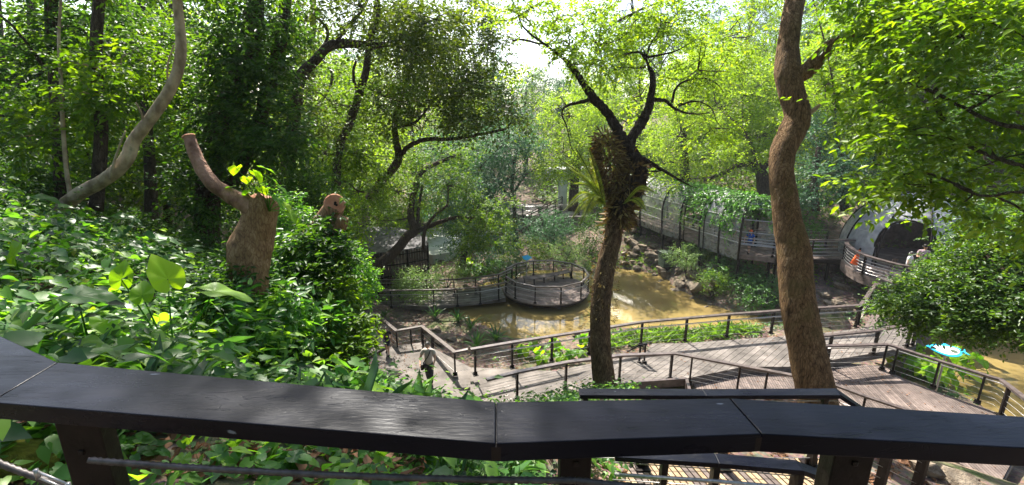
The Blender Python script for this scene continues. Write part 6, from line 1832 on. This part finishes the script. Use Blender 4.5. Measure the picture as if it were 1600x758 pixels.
# big elephant-ear leaves on the left slope, each aimed at its place in the view
EE = [((262, 436), 3.6, .34, 1.1, 1.05, 2), ((190, 437), 3.7, .24, .2, 1.2, 1), ((335, 455), 3.5, .40, -1.0, .75, 3), ((222, 462), 3.6, .22, .5, .8, 1), ((22, 398), 4.2, .26, -.5, 1.2, 1), ((245, 372), 6.2, .32, -1.2, .4, 0), ((186, 338), 7.0, .35, -1.3, .4, 0), ((60, 308), 6.5, .3, -1.3, .3, 0), ((120, 462), 3.0, .3, -1.2, .3, 0)]
def elephant():
    b = W(262, 520, d=3.6); b.z = gz(b.x, b.y)
    root = empty('plant', b, 'elephant-ear plant with three large sunlit leaves below the leaning pale trunk', 'plant')
    for (px, dd, s, yaw, pit, m_) in [(a, b_, c, d_, e_, f_) for (a, b_, c, d_, e_, f_) in EE[:4]]:
        q = W(*px, d=dd); put_leaf(root, [(taros + taros_g)[3 if m_ != 1 else 2] if m_ != 3 else taros_g[3]], q, s * .92, yaw, pit if m_ != 3 else -.3); stalk(root, b, q, .009)
    for (px, dd, s, yaw, pit, m_) in EE[4:]:
        q = W(*px, d=dd); g_ = Vector((q.x, q.y, gz(q.x, q.y))); r2 = empty('plant', g_, f'single {"lime" if m_ else "blue-green"} elephant-ear leaf ' + {22: 'at the left edge above the handrail', 245: 'in shade left of the sawn stump', 186: 'in shade right of the leaning pale trunk base', 60: 'at the foot of the leaning pale trunk', 120: 'on the slope above the left end of the handrail'}[px[0]], 'plant')
        put_leaf(r2, [taros[2]] if m_ else [taros_g[1]], q, s * 1.15, yaw, pit if m_ else -.2); stalk(r2, g_, q, .008)
elephant()
def vine_on_stump():
    b = W(420, 330, d=4.8); root = empty('plant', b, 'leafy bright vine sprouting from the top of the sawn stump', 'plant')
    for px, py, s, yaw, pit in ((368, 262, .16, .9, -.6), (385, 278, .15, .6, -.5), (398, 270, .17, -.3, -.8), (412, 262, .18, -.9, -.4), (425, 280, .17, -1.0, -.7), (440, 295, .17, -1.2, -.8), (408, 295, .15, 0, -.6), (432, 312, .18, -1.4, -.9), (390, 298, .16, 1.2, -.3), (447, 322, .16, -1.5, -.9), (360, 292, .13, 1.5, -.2), (455, 335, .16, -1.8, -.9)):
        q = W(px, py, d=4.7); put_leaf(root, taros, q, s, yaw, pit); stalk(root, b, q, .005)
vine_on_stump()

# fallen leaves lying on the walkways
def fallen(poly, z, n, label, size=.07, mat='leaf_dry'):
    g = np.random.default_rng(len(label)); P_ = np.array(poly); lo, hi = P_.min(0), P_.max(0)
    q = g.uniform(lo, hi, (n, 2)); q = q[pip(q, poly) & (snoise(np.c_[q, q[:, 0] * 0], 4, 2, .8) > -.15)]
    m = len(q); pos = np.c_[q, np.full(m, z + .012)]; yaw = g.uniform(0, 6.28, m)
    al = np.c_[np.cos(yaw), np.sin(yaw), g.uniform(.0, .25, m)]; nr = norm(np.array([0, 0, 1.0]) + .3 * rand_unit(m, g))
    o = leaf_object('fallen_leaves', [leaf_arrays(pos, al, nr, size * g.uniform(.5, 1.4, m), np.full(m, .5), 'quad', g.random(m))], M[mat]); tag(o, label, 'fallen leaves', kind='stuff')
fallen([(p[0], p[1]) for p in A_poly], ZA, 900, 'dead leaves scattered on the grey walkway')
fallen([(p[0], p[1]) for p in G_poly], ZG, 500, 'dead leaves scattered on the brown slatted deck')
fallen(circ, ZB + .016, 350, 'dead leaves scattered on the round platform')
for z, pl in SL: fallen(PX(pl, z), z, 260, f'dead leaves scattered on the landing {"behind the boy" if z < .9 else "under the boy" if z < 1 else "under the man"}')
fallen(PX([(700, 490), (760, 510), (900, 520), (1000, 512), (1120, 508), (1150, 490), (1060, 450), (1040, 432), (970, 421), (900, 480), (790, 475)], 0), -.006, 420, 'leaves floating on the pond', .09)
# near heart-leaved plants: individual
near_n = 0
g = np.random.default_rng(77)
spots = []
for px in range(-20, 1000, 46):
    for py, zr in ((575, 0), (600, 0), (735, 1)):
        if py < 700 and (px < 90 or px > 930): continue
        if py > 700 and px > 1000: continue
        spots.append((px + g.uniform(-20, 20), py + g.uniform(-8, 8), py > 700))
def ground_hit(px, py):
    """march the view ray to the ground"""
    a = W(px, py, d=1.0); dv = a - Vector((0, 0, H))
    t = np.arange(1.1, 60, .05); P_ = np.c_[t * dv.x, t * dv.y, H + t * dv.z]
    gzv = terrain(P_[:, :2]); k = np.argmax(P_[:, 2] < gzv)
    return Vector(P_[k]) if P_[k, 2] < gzv[k] else None
for px, py, low in spots:
    q = ground_hit(px, py)
    if q is None or near_n > 46: continue
    q.z = gz(q.x, q.y); near_n += 1
    s = random.uniform(.08, .13) if low else random.uniform(.14, .24)
    seg_ = ('at the far left end', 'between the first post and the stump', 'below the stump', 'right of the stump', 'left of the board joint', 'around the board joint', 'right of the board joint')[max(0, min(6, int(px // 140)))]
    taro(q, s, random.randint(4, 6), 'glossy arrow-leaved plant ' + ('on litter beneath the black handrail, ' if low else 'beyond the black handrail, ') + seg_, meshes=taros_g, hgt=.9 if low else 1.3, group='arrow-leaved plants ' + ('beneath' if low else 'beyond') + ' the handrail', spread=.7)

# ------------------------------------------------------------------ ground cover (uncountable)
def cover(name, label, n, xr, yr, size, mat, kind, g, hmin, hmax, mask=None, rb=.5, up=.8, per=6, width=.55, droop=.35, cat='undergrowth'):
    x = g.uniform(*xr, n); y = g.uniform(*yr, n); P_ = np.c_[x, y]
    z = terrain(P_)
    keep = z > .02
    if mask is not None: keep &= mask(P_, z)
    for poly, zm in LOWER: keep &= ~pip(P_, poly)
    P_, z = P_[keep], z[keep]; n = len(P_)
    if not n: return
    dist = np.hypot(P_[:, 0], P_[:, 1])
    base = np.repeat(np.c_[P_, z], per, 0)
    m = len(base); yaw = g.uniform(0, 6.28, m); h = g.uniform(hmin, hmax, m) * np.repeat(g.uniform(.6, 1.3, n), per)
    out = np.c_[np.cos(yaw), np.sin(yaw), np.zeros(m)]
    pos = base + out * (h * .6)[:, None] * g.uniform(.2, 1, m)[:, None] + np.array([0, 0, 1.0]) * h[:, None]
    al = norm(out + np.array([0, 0, -droop]) + rand_unit(m, g) * .35); nr = norm(np.array([0, 0, up]) + rand_unit(m, g) * .45 + out * .2)
    sz = size * g.uniform(.55, 1.3, m) * np.repeat(g.uniform(.6, 1.5, n), per)
    rnd = np.clip(rb + np.repeat(g.normal(0, .2, n), per) + g.normal(0, .14, m), 0, 1)
    parts = [leaf_arrays(pos, al, nr, sz, np.full(m, width), kind, rnd)]
    o = leaf_object(name, parts, M[mat]); tag(o, label, cat, kind='stuff'); return o
gg = np.random.default_rng(500)
nr_ = lambda a, b: (lambda P_, z: (np.hypot(P_[:, 0], P_[:, 1]) > a) & (np.hypot(P_[:, 0], P_[:, 1]) < b))
slope = lambda P_, z: (snoise(np.c_[P_, z * 0], 41, 3, 1.5) < .55) & (z > 3.6) & (P_[:, 0] < 1.4) & (np.hypot(P_[:, 0], P_[:, 1]) > 2.75)
cover('undergrowth', 'carpet of heart-leaved plants on the left slope', 6500, (-12, 1.4), (1.6, 12), .11, 'leaf_ground', 'heart', gg, .06, .38, slope, width=.75)
cover('undergrowth', 'carpet of smaller dark leaves on the left slope', 9000, (-14, 1.0), (2.5, 15), .07, 'leaf_dark', 'quad', gg, .04, .55, slope, width=.5)
cover('undergrowth', 'patches of taller arrow-leaved plants on the left slope', 2200, (-9, 1.0), (1.8, 9), .115, 'leaf_ground', 'heart', gg, .10, .30, lambda P_, z: slope(P_, z) & (snoise(np.c_[P_, z * 0], 19, 2, 1.1) > .15) & (P_[:, 0] < -1.6), width=.7, rb=.6)
cover('undergrowth', 'sprinkling of pale leaves on the left slope', 900, (-9, 1.0), (2.0, 9), .08, 'pale_shrub', 'oval', gg, .2, .45, slope, width=.5)
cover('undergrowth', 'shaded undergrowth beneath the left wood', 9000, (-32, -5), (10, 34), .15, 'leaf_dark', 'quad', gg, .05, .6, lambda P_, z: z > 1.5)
cover('undergrowth', 'steep bank undergrowth above the landings', 3200, (-7, 3), (6, 13), .10, 'leaf_ground', 'oval', gg, .05, .4, lambda P_, z: (z > 1.2) & (z < 6.5))
cover('undergrowth', 'narrow grassy leaves scattered over the left slope', 1500, (-9, 1.0), (1.8, 10), .26, 'leaf_strap', 'oval', gg, .02, .2, lambda P_, z: slope(P_, z) & (snoise(np.c_[P_, z * 0], 23, 2, .9) > .0), width=.10, droop=-.5, per=8, up=.3)
cover('undergrowth', 'yellowing leaves scattered over the left slope', 500, (-9, 1.0), (1.8, 10), .08, 'fern', 'heart', gg, .1, .35, slope, width=.7, per=2)
cover('leaf_litter', 'brown dead leaves between the plants on the left slope', 5000, (-9, 0), (1.8, 9), .09, 'leaf_dry', 'quad', gg, .0, .04, lambda P_, z: z > 5, per=3, droop=0, cat='leaf litter')
below = lambda P_, z: (P_[:, 0] > -4) & (np.hypot(P_[:, 0], P_[:, 1]) < 3.2)
cover('leaf_litter', 'brown dead leaves beneath the black handrail', 5200, (-4, 9), (1.0, 8), .075, 'leaf_dry', 'oval', gg, .0, .02, lambda P_, z: z > 4.5, per=4, width=.5, droop=0, cat='leaf litter')
cover('undergrowth', 'small green sprouts on the litter beneath the handrail', 520, (-3.5, 1), (1.1, 3.0), .06, 'leaf_ground', 'heart', gg, .02, .14, below, width=.8)
cover('leaf_litter', 'brown dead leaves on the bare pond bank', 3000, (-6, 16), (14, 34), .10, 'leaf_dry', 'quad', gg, .0, .03, lambda P_, z: z < 2.6, per=3, droop=0, cat='leaf litter')
# green strip behind the walkway railing
strip = PX([(925, 545), (1000, 530), (1070, 532), (1140, 527), (1206, 523), (1225, 506), (1140, 506), (1030, 509), (960, 514)], .4)
cover('groundcover', 'bright strappy ground cover between the pond and the walkway railing', 2600, (1.5, 12), (14, 22), .34, 'grass', 'quad', gg, .02, .16, lambda P_, z: pip(P_, strip), width=.12, droop=-.5, per=7, up=.2, cat='ground cover')
lawn = PX([(915, 408), (930, 400), (985, 402), (1020, 418), (1035, 428), (970, 418), (920, 422)], .2)
cover('grass', 'sunlit patch of short grass on the far pond bank', 5200, (2, 14), (28, 42), .16, 'grass', 'quad', gg, .0, .05, lambda P_, z: pip(P_, lawn), width=.2, droop=-.8, per=6, up=.2, cat='grass')
cover('undergrowth', 'mixed low plants around the far pond bank', 5200, (-14, 28), (24, 46), .17, 'leaf_mid', 'quad', gg, .02, .35, lambda P_, z: (z > .15) & (z < 6) & ~pip(P_, lawn) & (snoise(np.c_[P_, z * 0], 8, 2, .35) > .1), per=7)
cover('undergrowth', 'leafy scrub on the slope behind the arched walkway', 9000, (2, 45), (32, 60), .3, 'leaf_mid', 'quad', gg, .1, 1.2, lambda P_, z: z > 2.0, per=6)
cover('undergrowth', 'low plants on the slope below the balcony', 1500, (10, 24), (15, 27), .13, 'leaf_strap', 'quad', gg, .02, .25, lambda P_, z: (z > .15) & (snoise(np.c_[P_, z * 0], 9, 2, .6) > .15), per=7)

# ------------------------------------------------------------------ air
m = bpy.data.materials.new('haze'); m.use_nodes = True
nt = m.node_tree; nt.nodes.remove(nt.nodes['Principled BSDF'])
pv = nt.nodes.new('ShaderNodeVolumePrincipled'); pv.inputs['Color'].default_value = (.93, .97, 1, 1); pv.inputs['Density'].default_value = .0004; pv.inputs['Anisotropy'].default_value = .2
nt.links.new(pv.outputs[0], nt.nodes['Material Output'].inputs['Volume'])
mb = MB(); mb.box((0, 340, 21), (2400, 2500, 46)); hz = mb.build('haze', m); tag(hz, kind='stuff')
